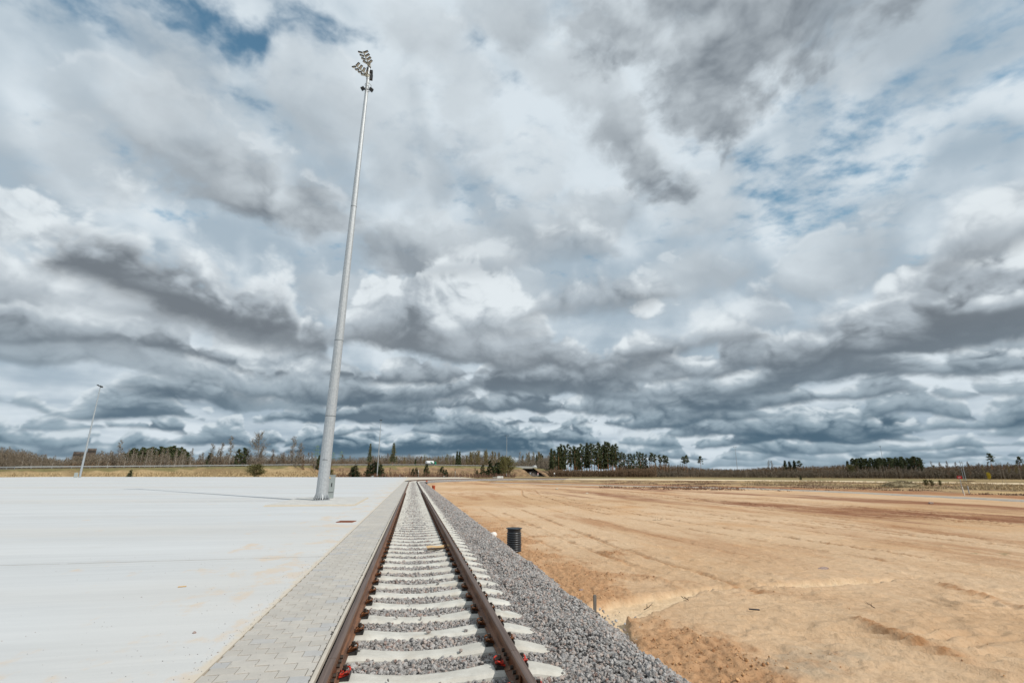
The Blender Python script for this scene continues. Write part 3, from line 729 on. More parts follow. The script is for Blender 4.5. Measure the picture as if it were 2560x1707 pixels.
# ------------------------------------------------------------------ sand field
def seg_dist(x, y, pts):
    """distance to a polyline and arc position"""
    best = np.full(x.shape, 1e9, np.float32); tt = np.zeros(x.shape, np.float32); acc = 0.
    for (ax, ay), (bx, by) in zip(pts[:-1], pts[1:]):
        dx, dy = bx-ax, by-ay; L2 = dx*dx+dy*dy
        t = np.clip(((x-ax)*dx+(y-ay)*dy)/L2, 0, 1); d = np.hypot(x-ax-t*dx, y-ay-t*dy)
        m = d < best; best[m] = d[m]; tt[m] = (acc + t*math.sqrt(L2))[m]; acc += math.sqrt(L2)
    return best, tt
def axis(a, b, s0, g):
    o = [a]
    while o[-1] < b: o.append(o[-1] + s0 + g*abs(o[-1]-a))
    return np.array(o, np.float32)
SANDZ = -.70
def sand_height(x, y, detail=True):
    Z0 = np.zeros_like(x)
    h = SANDZ + .05*fbm(x, y, Z0, .09, 3, .5, seed=21) + .035*fbm(x, y, Z0, .5, 4, .5, seed=22)
    h += .10*sst(x, 3.4, 2.6)*0
    near = np.exp(-np.hypot(x, y)/26)
    rough = fbm(x, y, Z0, 3.2, 5, .6, seed=23)
    h += .030*rough*(.35+near)
    lump = sst(fbm(x, y, Z0, 2.1, 4, .55, seed=43), .08, .34)*sst(x, 3.5, 5); h += .035*lump*(.3+near) + .012*fbm(x, y, Z0, 9, 3, .6, seed=44)*near
    # crumbly bands close to the ballast toe
    cz = sst(fbm(x, y, Z0, .55, 6, .62, seed=24) + sst(x, 5.2, 3.2)*.42 - sst(y, 16, 30)*.3, .10, .42)
    cz = np.maximum(cz, sst(1 - np.hypot((x-3.75)/1.0, (y-6.3)/1.9) + rough*.7, .0, .5))
    cz = np.maximum(cz, sst(1 - np.hypot((x-3.6)/.95, (y-10.6)/1.9) + rough*.7, .0, .5)); cz *= sst(x, 9, 5.5)
    cl = billow(x, y, Z0, 5.5, 4, .6, seed=25)
    # raked ripples toward the lower right
    rp = sst(x, 4.2, 6.5)*sst(y, 13, 8); ph = fbm(x, y, Z0, .45, 3, .5, seed=26)
    rip = np.sin((y*.92 + x*.38 + ph*1.6)*2*math.pi/.36)
    # wash channel
    up = [(2.4, 8.3), (3.3, 8.45), (4.2, 8.95), (5.2, 9.55), (6.3, 9.9), (7.8, 9.85), (9.5, 9.9), (13, 10.1)]
    dch, tch = seg_dist(x, y, up); lo, _ = seg_dist(x, y, [(3.25, 8.3), (2.95, 7.2), (2.6, 6.0)])
    wn = fbm(x, y, Z0, 1.8, 4, .55, seed=27)
    wd = .34 + .12*np.sin(tch*1.1) - .028*tch
    ch = sst(wd + wn*.30 - dch, -.02, .07); ch2 = sst(.24 + wn*.26 - lo, -.02, .07); ch = np.maximum(ch, ch2)
    h += (cz*(.075*cl + .035*fbm(x, y, Z0, 13, 3, .6, seed=28)) + rp*.045*rip*(.45+ph*1.8))*(1-ch)
    h -= ch*.10
    # wheel ruts running with the track
    rut = 0*x; tread = 0*x
    rmask = sst(fbm(x, y, Z0, .8, 2, .5, seed=29), -.35, .05); rr = random.Random(6); extra = []
    for k in range(11):
        a = rr.uniform(7, 36); q = rr.uniform(-.25, .25); y0 = rr.uniform(9, 30); cv = rr.uniform(-2.5, 2.5); g = rr.choice((1.7, 1.9)); w_ = rr.uniform(.09, .18)
        for o in (0, g): extra.append(([(a+o+q*j*6+cv*math.sin(j*.8), y0+j*8) for j in range(7)], w_, rr.uniform(.035, .07)))
    for pts, w, dp in tuple(extra) + (([(5.4, 30), (5.38, 18), (5.5, 14), (5.7, 11.5)], .10, .035), ([(7.1, 34), (6.5, 16), (6.7, 12), (6.85, 9.4)], .11, .04), ([(4.6, 34), (4.4, 18), (4.5, 13)], .09, .02),
                       ([(14, 28), (17.2, 22.7), (18.8, 17.6), (19.4, 13)], .16, .05), ([(18, 36), (19.2, 25), (20.5, 19), (20.7, 14)], .16, .05), ([(12.3, 50), (13.6, 30), (15.6, 22), (17, 14)], .12, .03),
                       ([(9.5, 60), (9.0, 30), (9.1, 18), (9.6, 12.5)], .1, .02), ([(25, 60), (27, 34), (28, 20)], .25, .05), ([(7.15, 7.3), (6.9, 6.3), (7.0, 5.2)], .16, -.06), ([(11.2, 9.2), (10.6, 7.2), (10.9, 5.5)], .14, -.035)):
        d, t = seg_dist(x, y, pts); m = np.exp(-(d/w)**2)*rmask
        sh = np.exp(-((d-w*1.5)/(w*.6))**2)
        lug = (np.abs(((t/.16) % 1) - .5)*2)
        h += (-dp*m*(.5 + .6*lug)*1.25 + dp*.8*sh*sst(rough, -.3, .4)*(.5+cl)) if dp > 0 else (-dp*m*(.4+cl)); rut = np.maximum(rut, m*abs(dp)/.05); tread = np.maximum(tread, m*(lug > .45))
    return h, cz, ch, rut, tread, rough, cl
def build_sand():
    xs = axis(2.62, 175, .025, .0033); ys = np.concatenate([-axis(0, 8, .12, .05)[::-1][:-1]+3.4, axis(3.4, 212, .025, .0035)])
    x, y = np.meshgrid(xs, ys); x = x.astype(np.float32); y = y.astype(np.float32)
    # bend the far left edge away with the curving track
    h, cz, ch, rut, tread, rough, cl = sand_height(x, y)
    d = np.hypot(x-XC-R_ARC, y-Y_ARC); inside = (x < XC+R_ARC) & (y > Y_ARC) & (d > R_ARC - 2.6)
    h = np.where(inside | (y > Y_ARC+R_ARC-2.6), -.97 - 0*h, h)
    Z0 = np.zeros_like(x); L = lambda *c: np.array(lin(*c), np.float32)
    def mx(f, a, b): f = np.clip(f, 0, 1)[..., None]; return a + (b-a)*f
    big = fbm(x, y, Z0, .06, 4, .5, seed=31); med = fbm(x, y*.5, Z0, .35, 5, .6, seed=32)
    c = mx(sst(big, -.3, .3), L(190, 158, 124), L(204, 177, 147))
    c = mx(sst(med, 0, .45)*.45, c, L(196, 150, 104))
    c = mx(cz*.7, c, L(168, 126, 90)); c = mx(cz*(1-sst(cl, .12, .5))*.6, c, L(128, 88, 58))
    c = mx(sst(x, 5.5, 3.0)*sst(y, 60, 12)*.45, c, L(188, 149, 112))
    c = mx(ch*.9, c, L(218, 194, 162)); c = mx(np.clip(rut, 0, 1)*.45 + tread*.35, c, L(158, 112, 72))
    # reddish worked strips running away between the ruts and the gravel road
    sw = fbm(x*.9, y*.16, Z0, .35, 6, .65, seed=39); c = mx(sst(sw, .02, .34)*sst(np.hypot(x, y), 9, 24)*.68, c, L(164, 122, 88))
    st = fbm(x*1.0, y*.10, Z0, .30, 5, .62, seed=33)
    b1, _ = seg_dist(x, y, [(20, 60), (22.5, 42), (27, 30), (31, 21), (35, 14)]); b2, _ = seg_dist(x, y, [(25, 95), (36, 68), (40, 47), (40, 27), (42, 15)])
    b3, _ = seg_dist(x, y, [(8, 150), (20, 80), (26, 60)]); brk = sst(fbm(x*.8, y*.35, Z0, .22, 5, .65, seed=42), -.22, .22)
    r = np.maximum(np.maximum(sst(5.5 - b1 + st*13, 0, 4), sst(5.5 - b2 + st*13, 0, 4)), sst(3.0-b3+st*9, 0, 4)*.6)
    r = r*(.15 + .85*brk); c = mx(r*.88, c, L(138, 96, 72)); c = mx(r*sst(fbm(x, y*.3, Z0, 1.2, 4, .6, seed=34), .05, .35)*.6, c, L(112, 72, 52))
    gr = np.exp(-(((x-36.5)/2.5)**2 + ((y-28.5)/1.8)**2)) + np.exp(-(((x-17.4)/1.4)**2 + ((y-12.4)/.5)**2))
    c = mx(sst(gr*sst(rough, -.1, .4), .2, .6)*.5, c, L(104, 98, 58))
    pg = np.exp(-(((x-4.6)/.7)**2 + ((y-5.9)/.5)**2)) + .8*np.exp(-(((x-5.6)/.8)**2 + ((y-6.2)/.5)**2))
    c = mx(sst(pg*(.6+rough), .25, .7)*.55, c, L(172, 158, 138))
    # scrub beyond the gravel road
    dg, _ = seg_dist(x, y, GRAVEL); side = (x > np.interp(y, [p[1] for p in GRAVEL[::1]], [p[0] for p in GRAVEL])) 
    beyond = sst(dg, 1.6, 5)*side
    scr = mx(sst(fbm(x, y, Z0, .12, 5, .6, seed=35), -.15, .2), L(132, 112, 90), L(184, 158, 118))
    scr = mx(sst(fbm(x, y, Z0, .3, 4, .6, seed=36), .1, .35)*.6, scr, L(96, 84, 58))
    redz = sst(16 - dg + 8*fbm(x, y, Z0, .15, 4, .6, seed=37), 0, 8)
    scr = mx(redz*.75, scr, L(158, 110, 80)); c = mx(beyond, c, scr)
    h = h + beyond*(.20*(fbm(x, y, Z0, .25, 5, .55, seed=38)+.25))
    # far part of the field turns paler and drier
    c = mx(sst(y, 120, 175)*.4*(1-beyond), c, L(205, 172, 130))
    ny, nx = x.shape; v = np.stack([x, y, h], -1).reshape(-1, 3)
    # loose clods where the ground is crumbly and beside the ruts
    rs = np.random.RandomState(41); cellw = np.gradient(xs)[None, :]*np.gradient(ys)[:, None]
    wgt = (cz*cz*210*(1-ch) + np.clip(rut, 0, 1)*70*sst(rough, -.1, .35) + 4*sst(rough, .05, .5))*np.exp(-np.hypot(x, y)/22)*cellw
    ncl = rs.poisson(np.clip(wgt, 0, 3)); jj = np.repeat(np.arange(x.size), ncl.ravel())
    pos = v[jj].copy(); pos[:, :2] += rs.normal(size=(len(jj), 2))*.02; sz = rs.gamma(1.8, .0042, len(jj)) + .003; pos[:, 2] += sz*.25
    tag(link('sand_clods', scatter('sand_clods', pos, sz.astype(np.float32), False, M['clod'], rs)), 'crumbly clods of damp brown sand', 'clods', kind='stuff'); print('clods', len(jj))
    i = np.arange(ny*nx).reshape(ny, nx); f = np.stack([i[:-1, :-1], i[:-1, 1:], i[1:, 1:], i[1:, :-1]], -1).reshape(-1, 4)
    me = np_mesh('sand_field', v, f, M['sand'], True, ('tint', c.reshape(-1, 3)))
    tag(link('sand_field', me), kind='structure')
GRAVEL = [(51, -20), (52.5, 20), (54, 40), (55.5, 58), (54, 70), (48, 80), (40, 92), (30, 108), (20, 124), (12, 138), (6, 150)][:9]
GRAVEL.sort(key=lambda p: p[1])
def strip(name, pts, w, z, mat, n=6, crown=.05, seedn=40):
    """road along a polyline with ragged edges"""
    P = []; 
    for (a, b) in zip(pts[:-1], pts[1:]):
        L = math.hypot(b[0]-a[0], b[1]-a[1]); k = max(1, int(L/2.0))
        for i in range(k): P.append((a[0]+(b[0]-a[0])*i/k, a[1]+(b[1]-a[1])*i/k))
    P.append(pts[-1]); v = []; f = []; rnd = random.Random(seedn)
    for i, p in enumerate(P):
        q0, q1 = P[max(i-1, 0)], P[min(i+1, len(P)-1)]; dx, dy = q1[0]-q0[0], q1[1]-q0[1]; l = math.hypot(dx, dy); nx, ny = -dy/l, dx/l
        ww = w*(1+rnd.uniform(-.12, .12))
        for k in range(n+1):
            t = k/n*2-1; v.append((p[0]+nx*t*ww/2, p[1]+ny*t*ww/2, z + crown*(1-t*t) - (.12 if abs(t) == 1 else 0)))
    for i in range(len(P)-1):
        for k in range(n): f.append((i*(n+1)+k, i*(n+1)+k+1, (i+1)*(n+1)+k+1, (i+1)*(n+1)+k))
    b = MB(); b.add(v, f); o = b.build(name, mat, smooth=True); return tag(o, kind='structure')

# ------------------------------------------------------------------ things close by
def text_mesh(body, size, name, mat, depth=.002):
    cu = bpy.data.curves.new(name, 'FONT'); cu.body = body; cu.size = size; cu.align_x = 'CENTER'; cu.align_y = 'CENTER'; cu.extrude = depth
    o = bpy.data.objects.new(name, cu); COL.objects.link(o); dg = bpy.context.evaluated_depsgraph_get()
    me = bpy.data.meshes.new_from_object(o.evaluated_get(dg)); bpy.data.objects.remove(o); me.materials.clear(); me.materials.append(mat); return me
def face_text(me, name, parent, loc, az):
    """stand a text upright so that it reads from direction az (toward the viewer)"""
    o = link(name, me, parent, loc); o.rotation_euler = (R(90), 0, az); return o
def build_mast():
    mx, my, top = -5.0, 30.45, 29.15
    t = tag(empty('floodlight_mast', (mx, my, .06)), 'tall galvanised floodlight mast marked M14 standing beside a grey cabinet on the slab', 'floodlight mast')
    t.rotation_euler = (0, R(.55), 0); n = 16; b = MB(); cuts = [0, 4.75, 9.4, 18.7, top]; rad = lambda z: .335 - (.335-.112)*z/top
    for z0, z1 in zip(cuts[:-1], cuts[1:]):
        b.tube([(0, 0, z0), (0, 0, z1)], [rad(z0)*(1 if z0 == 0 else 1.0), rad(z1)], n, False)
    pole = b.build('pole', M['galv'], t)
    for z in cuts[1:-1]:
        s = MB(); s.tube([(0, 0, z-.02), (0, 0, z+.02)], [rad(z)+.006, rad(z)+.006], n); s.build('seam', M['seam'], pole)
    b = MB(); b.lathe([(.0, .0), (.47, .0), (.47, .045), (.0, .045)], 32); base = b.build('base_flange', M['galv'], t)
    b = MB()
    for k in range(20):
        a = 2*math.pi*k/20; c, s = math.cos(a), math.sin(a)
        q = [(.32, .045), (.455, .045), (.455, .065), (.342, .34), (.32, .34)]
        vs = [(r*c-w*s, r*s+w*c, z) for w in (-.007, .007) for r, z in q]; b.add(vs, [(0,1,2,3,4), (9,8,7,6,5)] + [(i, (i+1) % 5, 5+(i+1) % 5, 5+i) for i in range(5)])
    b.build('gusset_ring', M['galv'], base)
    b = MB()
    for k in range(20):
        a = 2*math.pi*(k+.5)/20; b.lathe([(0, .05), (.03, .05), (.03, .085), (.016, .085), (.016, .13), (0, .13)], 6, (.405*math.cos(a), .405*math.sin(a), 0))
    b.build('anchor_nuts', M['bolt'], base)
    # number on the shaft, facing the track
    az = math.atan2(-mx, my)                         # direction from mast to viewer
    zt = 2.22; r = rad(zt)+.004; fa = az + .02
    me = text_mesh('M14', .125, 'mast_number', M['black']); me.transform(Matrix.Diagonal((1.15, 1, 1, 1)))
    for v in me.vertices: v.co.z += -(v.co.x**2)/(2*r)*1.0
    ang = az - .10
    face_text(me, 'mast_number', t, (math.sin(ang)*r, -math.cos(ang)*r, zt), ang)
    # head: tube above the shaft, two lamp bars, black lamps below
    b = MB(); b.tube([(0, 0, top), (0, 0, top+1.55)], [.07, .055], 10)
    for z in (top-.02, top+.35, top+1.05): b.tube([(0, 0, z), (0, 0, z+.10)], [.13, .13], 12)
    b.build('head_tube', M['galv'], t)
    def lampbar(z, yaw, L, pitch, label):
        d = Vector((math.cos(yaw), math.sin(yaw), 0)); p = Vector((-d.y, d.x, 0))
        b = MB(); b.box((d.x*L/2, d.y*L/2, z), (L, .07, .07), yaw); b.box((d.x*.12, d.y*.12, z-.06), (.3, .2, .16), yaw); bar = b.build('lamp_bar', M['armpaint'], t)
        for i in range(4):
            for s in (-1, 1):
                c = d*L*(.97 - i*.235) + p*s*.215 + Vector((0, 0, z-.02))
                e = MB(); e.box((0, 0, 0), (.165, .31, .08)); h = e.build('floodlight', M['lampblack'], t, bevel=.02)
                h.location = c; h.rotation_euler = (s*.25, pitch - .10*i, yaw - s*(.05+.17*i))
                g = MB(); g.box((0, 0, -.043), (.105, .25, .008)); g.build('lamp_glass', M['lampface'], h)
    toward = math.atan2(-my, -mx)                     # toward the track side
    lampbar(top+1.25, toward - .46, 1.2, .25, '')
    lampbar(top+.28, math.pi + .80, 1.15, .15, '')
    b = MB(); b.box((.12, .25, top+.9), (.25, .2, .2)); b.box((.2, .1, top+.3), (.2, .2, .45)); b.box((-.1, .2, top+1.1), (.2, .15, .15)); b.build('junction_box', M['lampblack'], t)
    b = MB()
    for z in (top-.9, top-.55):
        pts = [(.06+.22*math.cos(k/16*2*math.pi), .22*math.sin(k/16*2*math.pi), z) for k in range(17)]; b.tube(pts, .018, 6)
    b.tube([(-.3, -.1, top-.95), (.36, -.1, top-.95)], .03, 8); b.build('bracket_ring', M['galv'], t)
    for sx in (-1, 1):
        e = MB(); e.box((0, 0, 0), (.26, .22, .20)); 
        for k in range(5): e.box((-.10+.05*k, 0, .12), (.012, .2, .06))
        h = e.build('floodlight', M['lampblack'], t, bevel=.015); h.location = (sx*.29 + .03, -.12, top-1.0); h.rotation_euler = (.5, sx*.5, sx*.3)
        g = MB(); g.box((0, 0, -.103), (.22, .18, .008)); g.build('lamp_glass', M['glass'], h)
    # plinth
    b = MB(); b.add([(-6.85, 26.3, .06), (-2.75, 26.3, .06), (-2.75, 34, .06), (-6.85, 34, .06)], [(0, 1, 2, 3)]); 
    b2 = MB(); b2.mi = 0
    b3 = MB(); b3.add([(-6.85, 26.3, .06), (-2.75, 26.3, .06), (-2.75, 34, .06), (-6.85, 34, .06), (-6.93, 26.2, .002), (-2.68, 26.2, .002), (-2.68, 34.1, .002), (-6.93, 34.1, .002)], [(0,1,2,3)]); b3.mi = 1
    b3.add([(-6.85, 26.3, .06), (-2.75, 26.3, .06), (-2.75, 34, .06), (-6.85, 34, .06), (-6.93, 26.2, .002), (-2.68, 26.2, .002), (-2.68, 34.1, .002), (-6.93, 34.1, .002)], [(0,4,5,1), (1,5,6,2), (2,6,7,3), (3,7,4,0)])
    tag(b3.build('mast_plinth', [M['plinth'], M['plinthside']]), 'low sandy-edged concrete plinth under the big floodlight mast', 'plinth')
    # cabinet
    c = tag(empty('electrical_cabinet', (-5.12, 32.75, .06), .03), 'grey steel cabinet marked M14 with a yellow warning triangle behind the mast', 'cabinet')
    b = MB(); b.box((0, .17, .17), (.80, .32, .34)); b.build('plinth_panel', M['cab'], c, bevel=.006)
    b = MB(); b.box((0, .17, .85), (.82, .34, 1.00)); b.build('body', M['cab'], c, bevel=.006)
    b = MB(); b.box((0, .17, 1.37), (.86, .40, .04)); b.build('roof', M['cab'], c, bevel=.006)
    b = MB(); b.box((0, -.008, .85), (.78, .014, .96)); door = b.build('door', M['cab'], c, bevel=.003)
    b = MB(); b.box((0, .012, .344), (.80, .03, .014)); b.build('gap_line', M['dark'], c)
    b = MB(); b.box((.27, -.028, .80), (.045, .03, .22)); b.build('handle', M['black'], door, bevel=.005)
    b = MB(); b.add([(.0, -.018, 1.19), (.17, -.018, 1.19), (.085, -.018, 1.33)], [(0, 1, 2)]); b.add([(.0, -.016, 1.19), (.17, -.016, 1.19), (.085, -.016, 1.33)], [(0, 2, 1)]); b.build('warning_triangle', M['yellow'], door)
    b = MB(); z = -.020; b.add([(.098, z, 1.30), (.07, z, 1.25), (.085, z, 1.25), (.075, z, 1.21), (.105, z, 1.262), (.090, z, 1.262)], [(0,1,2), (2,3,4), (0,2,5), (2,4,5)]); b.build('lightning_mark', M['black'], door)
    me = text_mesh('M14', .085, 'cabinet_number', M['black']); o = link('cabinet_number', me, door, (.085, -.017, 1.125)); o.rotation_euler = (R(90), 0, 0)
    # grate
    g = tag(empty('drain_grate', (-2.06, 17.75, .004), -.16), 'rusty drain grate set in the slab near the paver strip', 'drain grate')
    b = MB()
    for s in (-1, 1): b.box((0, s*.24, .004), (.52, .03, .02)); b.box((s*.25, 0, .004), (.03, .5, .02))
    b.build('frame', M['rustgrate'], g)
    b = MB()
    for k in range(7): b.box((-.2+.067*k, 0, .003), (.022, .46, .014))
    b.build('bars', M['rustgrate'], g)
    b = MB(); b.box((0, 0, -.002), (.47, .45, .002)); b.build('pit', M['dark'], g)
def build_bits():
    # corrugated pipe
    t = tag(empty('drain_riser', (3.06, 15.05, -.72)), 'black corrugated plastic pipe with a flanged lid standing behind the ballast shoulder', 'pipe')
    pr = []; z = 0.0; r = .195
    while z < .60:
        pr += [(r, z), (r+.018, z+.010), (r+.020, z+.028), (r+.018, z+.044), (r, z+.052)]; z += .060
    pr += [(r, .60), (r+.004, .62), (r+.004, .69)]
    b = MB(); b.lathe(pr, 36); o = b.build('pipe_wall', M['pipe'], t, smooth=True)
    b = MB(); b.lathe([(0, .70), (.19, .70), (.2, .712), (.235, .712), (.24, .702), (.235, .692), (.2, .69)], 36); b.build('lid', M['pipe'], t, smooth=True)
    t = tag(empty('drain_riser', (2.95, 70, -.72)), 'short orange-brown plastic pipe standing between ballast and sand', 'pipe')
    b = MB(); b.lathe([(.21, 0), (.21, .55), (.24, .56), (.24, .68), (.225, .68)], 28); b.build('pipe_wall', M['orange'], t, smooth=True)
    b = MB(); b.lathe([(.225, .68), (.19, .67), (.19, .62), (0, .62)], 28); b.build('lid', M['clip'], t)
    t = tag(empty('drain_riser', (3.1, 112, -.72)), 'small black pipe stub with a reddish cap far along the ballast edge', 'pipe')
    b = MB(); b.lathe([(.26, 0), (.26, .40), (0, .40)], 20); b.build('pipe_wall', M['pipe'], t)
    b = MB(); b.box((.1, .2, .62), (.35, .3, .25)); b.build('lid', M['orange'], t)
    b = MB(); b.box((0, 0, .22), (.045, .03, .62), rx=.02, ry=.03); b.box((.012, 0, .53), (.03, .032, .01))
    tag(b.build('stake', M['wood'], None, (2.96, 8.12, -.85)), 'short grey wooden stake at the foot of the ballast slope', 'stake')
    # torn cardboard on the sleepers
    t = tag(empty('cardboard_scrap', (.72, 12.62, -.165), .22), 'torn tan piece of cardboard lying across a sleeper beside the right rail', 'cardboard')
    b = MB(); rnd = random.Random(4); nx = 10; vs = []
    for j in (0, 1):
        for i in range(nx+1):
            x = -.30 + .6*i/nx; vs.append((x, (-.09 if j == 0 else .10) + rnd.uniform(-.012, .012) + .04*(i/nx), .012 + .012*math.sin(i*.9) + (.02 if j else 0)))
    b.add(vs, [(i, i+1, nx+2+i, nx+1+i) for i in range(nx)]); b.build('sheet', M['card'], t)
    b = MB(); vs = []
    for i in range(nx+1):
        x = -.31 + .5*i/nx; vs += [(x, -.095 + rnd.uniform(-.02, .005), .012), (x, -.105 + rnd.uniform(-.035, .0), -.02)]
    b.add(vs, [(2*i, 2*i+1, 2*i+3, 2*i+2) for i in range(nx)]); b.build('torn_edge', M['cardedge'], t)
    # sack scrap
    b = MB(); V, F = ico2(); rnd = random.Random(9)
    b.add([(v.x*.13*(1+rnd.uniform(-.3, .3)), v.y*.10*(1+rnd.uniform(-.3, .3)), v.z*.11*(1+rnd.uniform(-.3, .3))+.08) for v in V], F)
    tag(b.build('plastic_bag', M['bag'], None, (2.98, 18.4, -.66), smooth=True), 'crumpled white plastic bag at the top edge of the ballast', 'bag')
    # rocks and sticks on the sand
    def rock(loc, s, label, mat='stone', rz=0, sd=1):
        rs = np.random.RandomState(sd); Vv, Ff = rocks(rs, True, 1); b = MB(); b.add([(p[0]*s[0], p[1]*s[1], p[2]*s[2]) for p in Vv[0]], [tuple(f) for f in Ff])
        tag(b.build('rock', M[mat], None, loc, rz), label, 'rock')
    rock((10.1, 11.25, -.69), (.16, .09, .05), 'flat dark grey stone lying alone on the bare sand', sd=2)
    rock((21.2, 72.5, -.62), (.32, .28, .24), 'reddish boulder far out on the sand, left of the white stone', 'plinthside', sd=3)
    rock((20.6, 57.5, -.66), (.26, .16, .10), 'pale stone on the sand, nearer than the reddish boulder', 'plinthside', sd=4)
    rock((40.6, 33.2, -.62), (.24, .2, .15), 'grey stone on the red strip near the gravel road', sd=5)
    rock((-2.06, 5.96, .006), (.022, .016, .02), 'single grey pebble on the slab in the foreground', sd=6)
    rock((3.35, 9.9, -.66), (.08, .07, .07), 'rounded grey stone at the top of the ballast edge behind the stake', sd=7)
    b = MB(); b.box((0, 0, 0), (.17, .03, .018)); tag(b.build('offcut', M['pipe'], None, (5.86, 8.2, -.675), -.5, bevel=.005), 'dark flat plastic offcut lying on the rippled sand', 'offcut')
    b = MB(); b.box((0, 0, .006), (.10, .022, .010)); tag(b.build('wood_chip', M['card'], None, (-3.09, 8.23, .003), .25), 'tan splinter of wood on the concrete slab', 'wood chip')
    def twig(loc, L, rz, label, sd):
        rnd = random.Random(sd); b = MB(); p = Vector((0, 0, .02)); pts = [p.copy()]
        for i in range(5): p = p + Vector((L/5, rnd.uniform(-.04, .04), rnd.uniform(-.01, .025))); pts.append(p.copy())
        b.tube(pts, [.007, .007, .006, .005, .004, .002], 5)
        for k in (1, 2, 3): b.tube([pts[k], pts[k]+Vector((L*.18, rnd.choice((-1, 1))*L*.16, L*.22))], [.004, .0015], 4)
        tag(b.build('twig', M['cardedge'], None, loc, rz), label, 'twig')
    twig((4.0, 8.55, -.70), .24, .5, 'dead twig at the edge of the pale washed channel', 1)
    twig((8.0, 7.9, -.70), .20, 1.3, 'upright dead twig on the rippled sand, right of the dark offcut', 2)
    twig((5.1, 9.0, -.70), .18, 2.2, 'dead twig near the start of the wash in the middle of the sand', 3)
    twig((1.2*10, 24, -.70), .7, .2, 'larger dark stick on the sand near the far wheel ruts', 4)
    # red sign with its posts at the gravel road
    t = tag(empty('marker_sign', (67.0, 50.6, -.7), -.9), 'small red sign on a thin grey post beyond the gravel road', 'sign')
    b = MB(); b.tube([(0, 0, 0), (0, 0, 2.15)], .035, 8); b.build('post', M['fardull'], t)
    b = MB(); b.box((0, -.05, 1.95), (.46, .03, .34)); p = b.build('sign_plate', M['redsign'], t, bevel=.01)
    b = MB(); b.box((0, -.069, 1.97), (.30, .006, .04)); b.box((-.05, -.069, 1.89), (.18, .006, .03)); b.build('white_marks', M['whitesign'], p)
    b = MB(); b.tube([(0, 0, 0), (0, 0, .95)], .06, 8); tag(b.build('post', M['fardull'], None, (67.4, 50.2, -.7)), 'short grey post directly beside the red sign', 'post')
    b = MB(); b.box((0, 0, .45), (.07, .05, 1.15), ry=-.06); tag(b.build('stake', M['palewood'], None, (58.9, 44.4, -.7)), 'pale wooden stake leaning at the edge of the gravel road', 'stake')

# ------------------------------------------------------------------ distant setting
GZ = -.85
def build_field():
    b = MB(); b.add([(-5000, -5000, -.98), (5000, -5000, -.98), (5000, 5000, -.98), (-5000, 5000, -.98)], [(0, 1, 2, 3)])
    tag(b.build('ground', M['field']), kind='structure')
    hr = [at(px, d) for px, d in ((900, 172), (1100, 184), (1300, 200), (1600, 205), (1900, 200), (2200, 190), (2560, 178), (2900, 170))]
    strip('haul_road', [(p.x, p.y) for p in hr], 16, -.52, M['palesand'], 8, .12, 3)
    vg = [at(px, d) for px, d in ((1250, 262), (1500, 262), (1800, 256), (2150, 246), (2400, 240))]
    strip('grass_verge', [(p.x, p.y) for p in vg], 70, -.75, M['verge'], 10, .25, 5)
    strip('gravel_road', GRAVEL, 3.4, SANDZ+.02, M['gravel'], 6, .10, 4)
EMB = [(-900, 1166, 150), (-400, 1166.5, 205), (0, 1165, 250), (400, 1162.5, 275), (700, 1159.8, 310), (1060, 1160.3, 400), (1180, 1162.5, 437), (1290, 1165.2, 474)]
EMBR = [(1322, 1166.8, 485), (1370, 1172, 505), (1420, 1180, 530)]
def emb_pts(L, step=4.0):
    P = [at(px, d, zat(py, px, d) - .95) for px, py, d in L]; out = []
    for a, b in zip(P[:-1], P[1:]):
        k = max(1, int((b-a).length/step)); out += [a.lerp(b, i/k) for i in range(k)]
    out.append(P[-1]); return out
def road_frame(pts, i):
    d = pts[min(i+1, len(pts)-1)] - pts[max(i-1, 0)]; d.z = 0; d.normalize(); n = Vector((d.y, -d.x, 0))
    return d, n                                           # n points to the near side
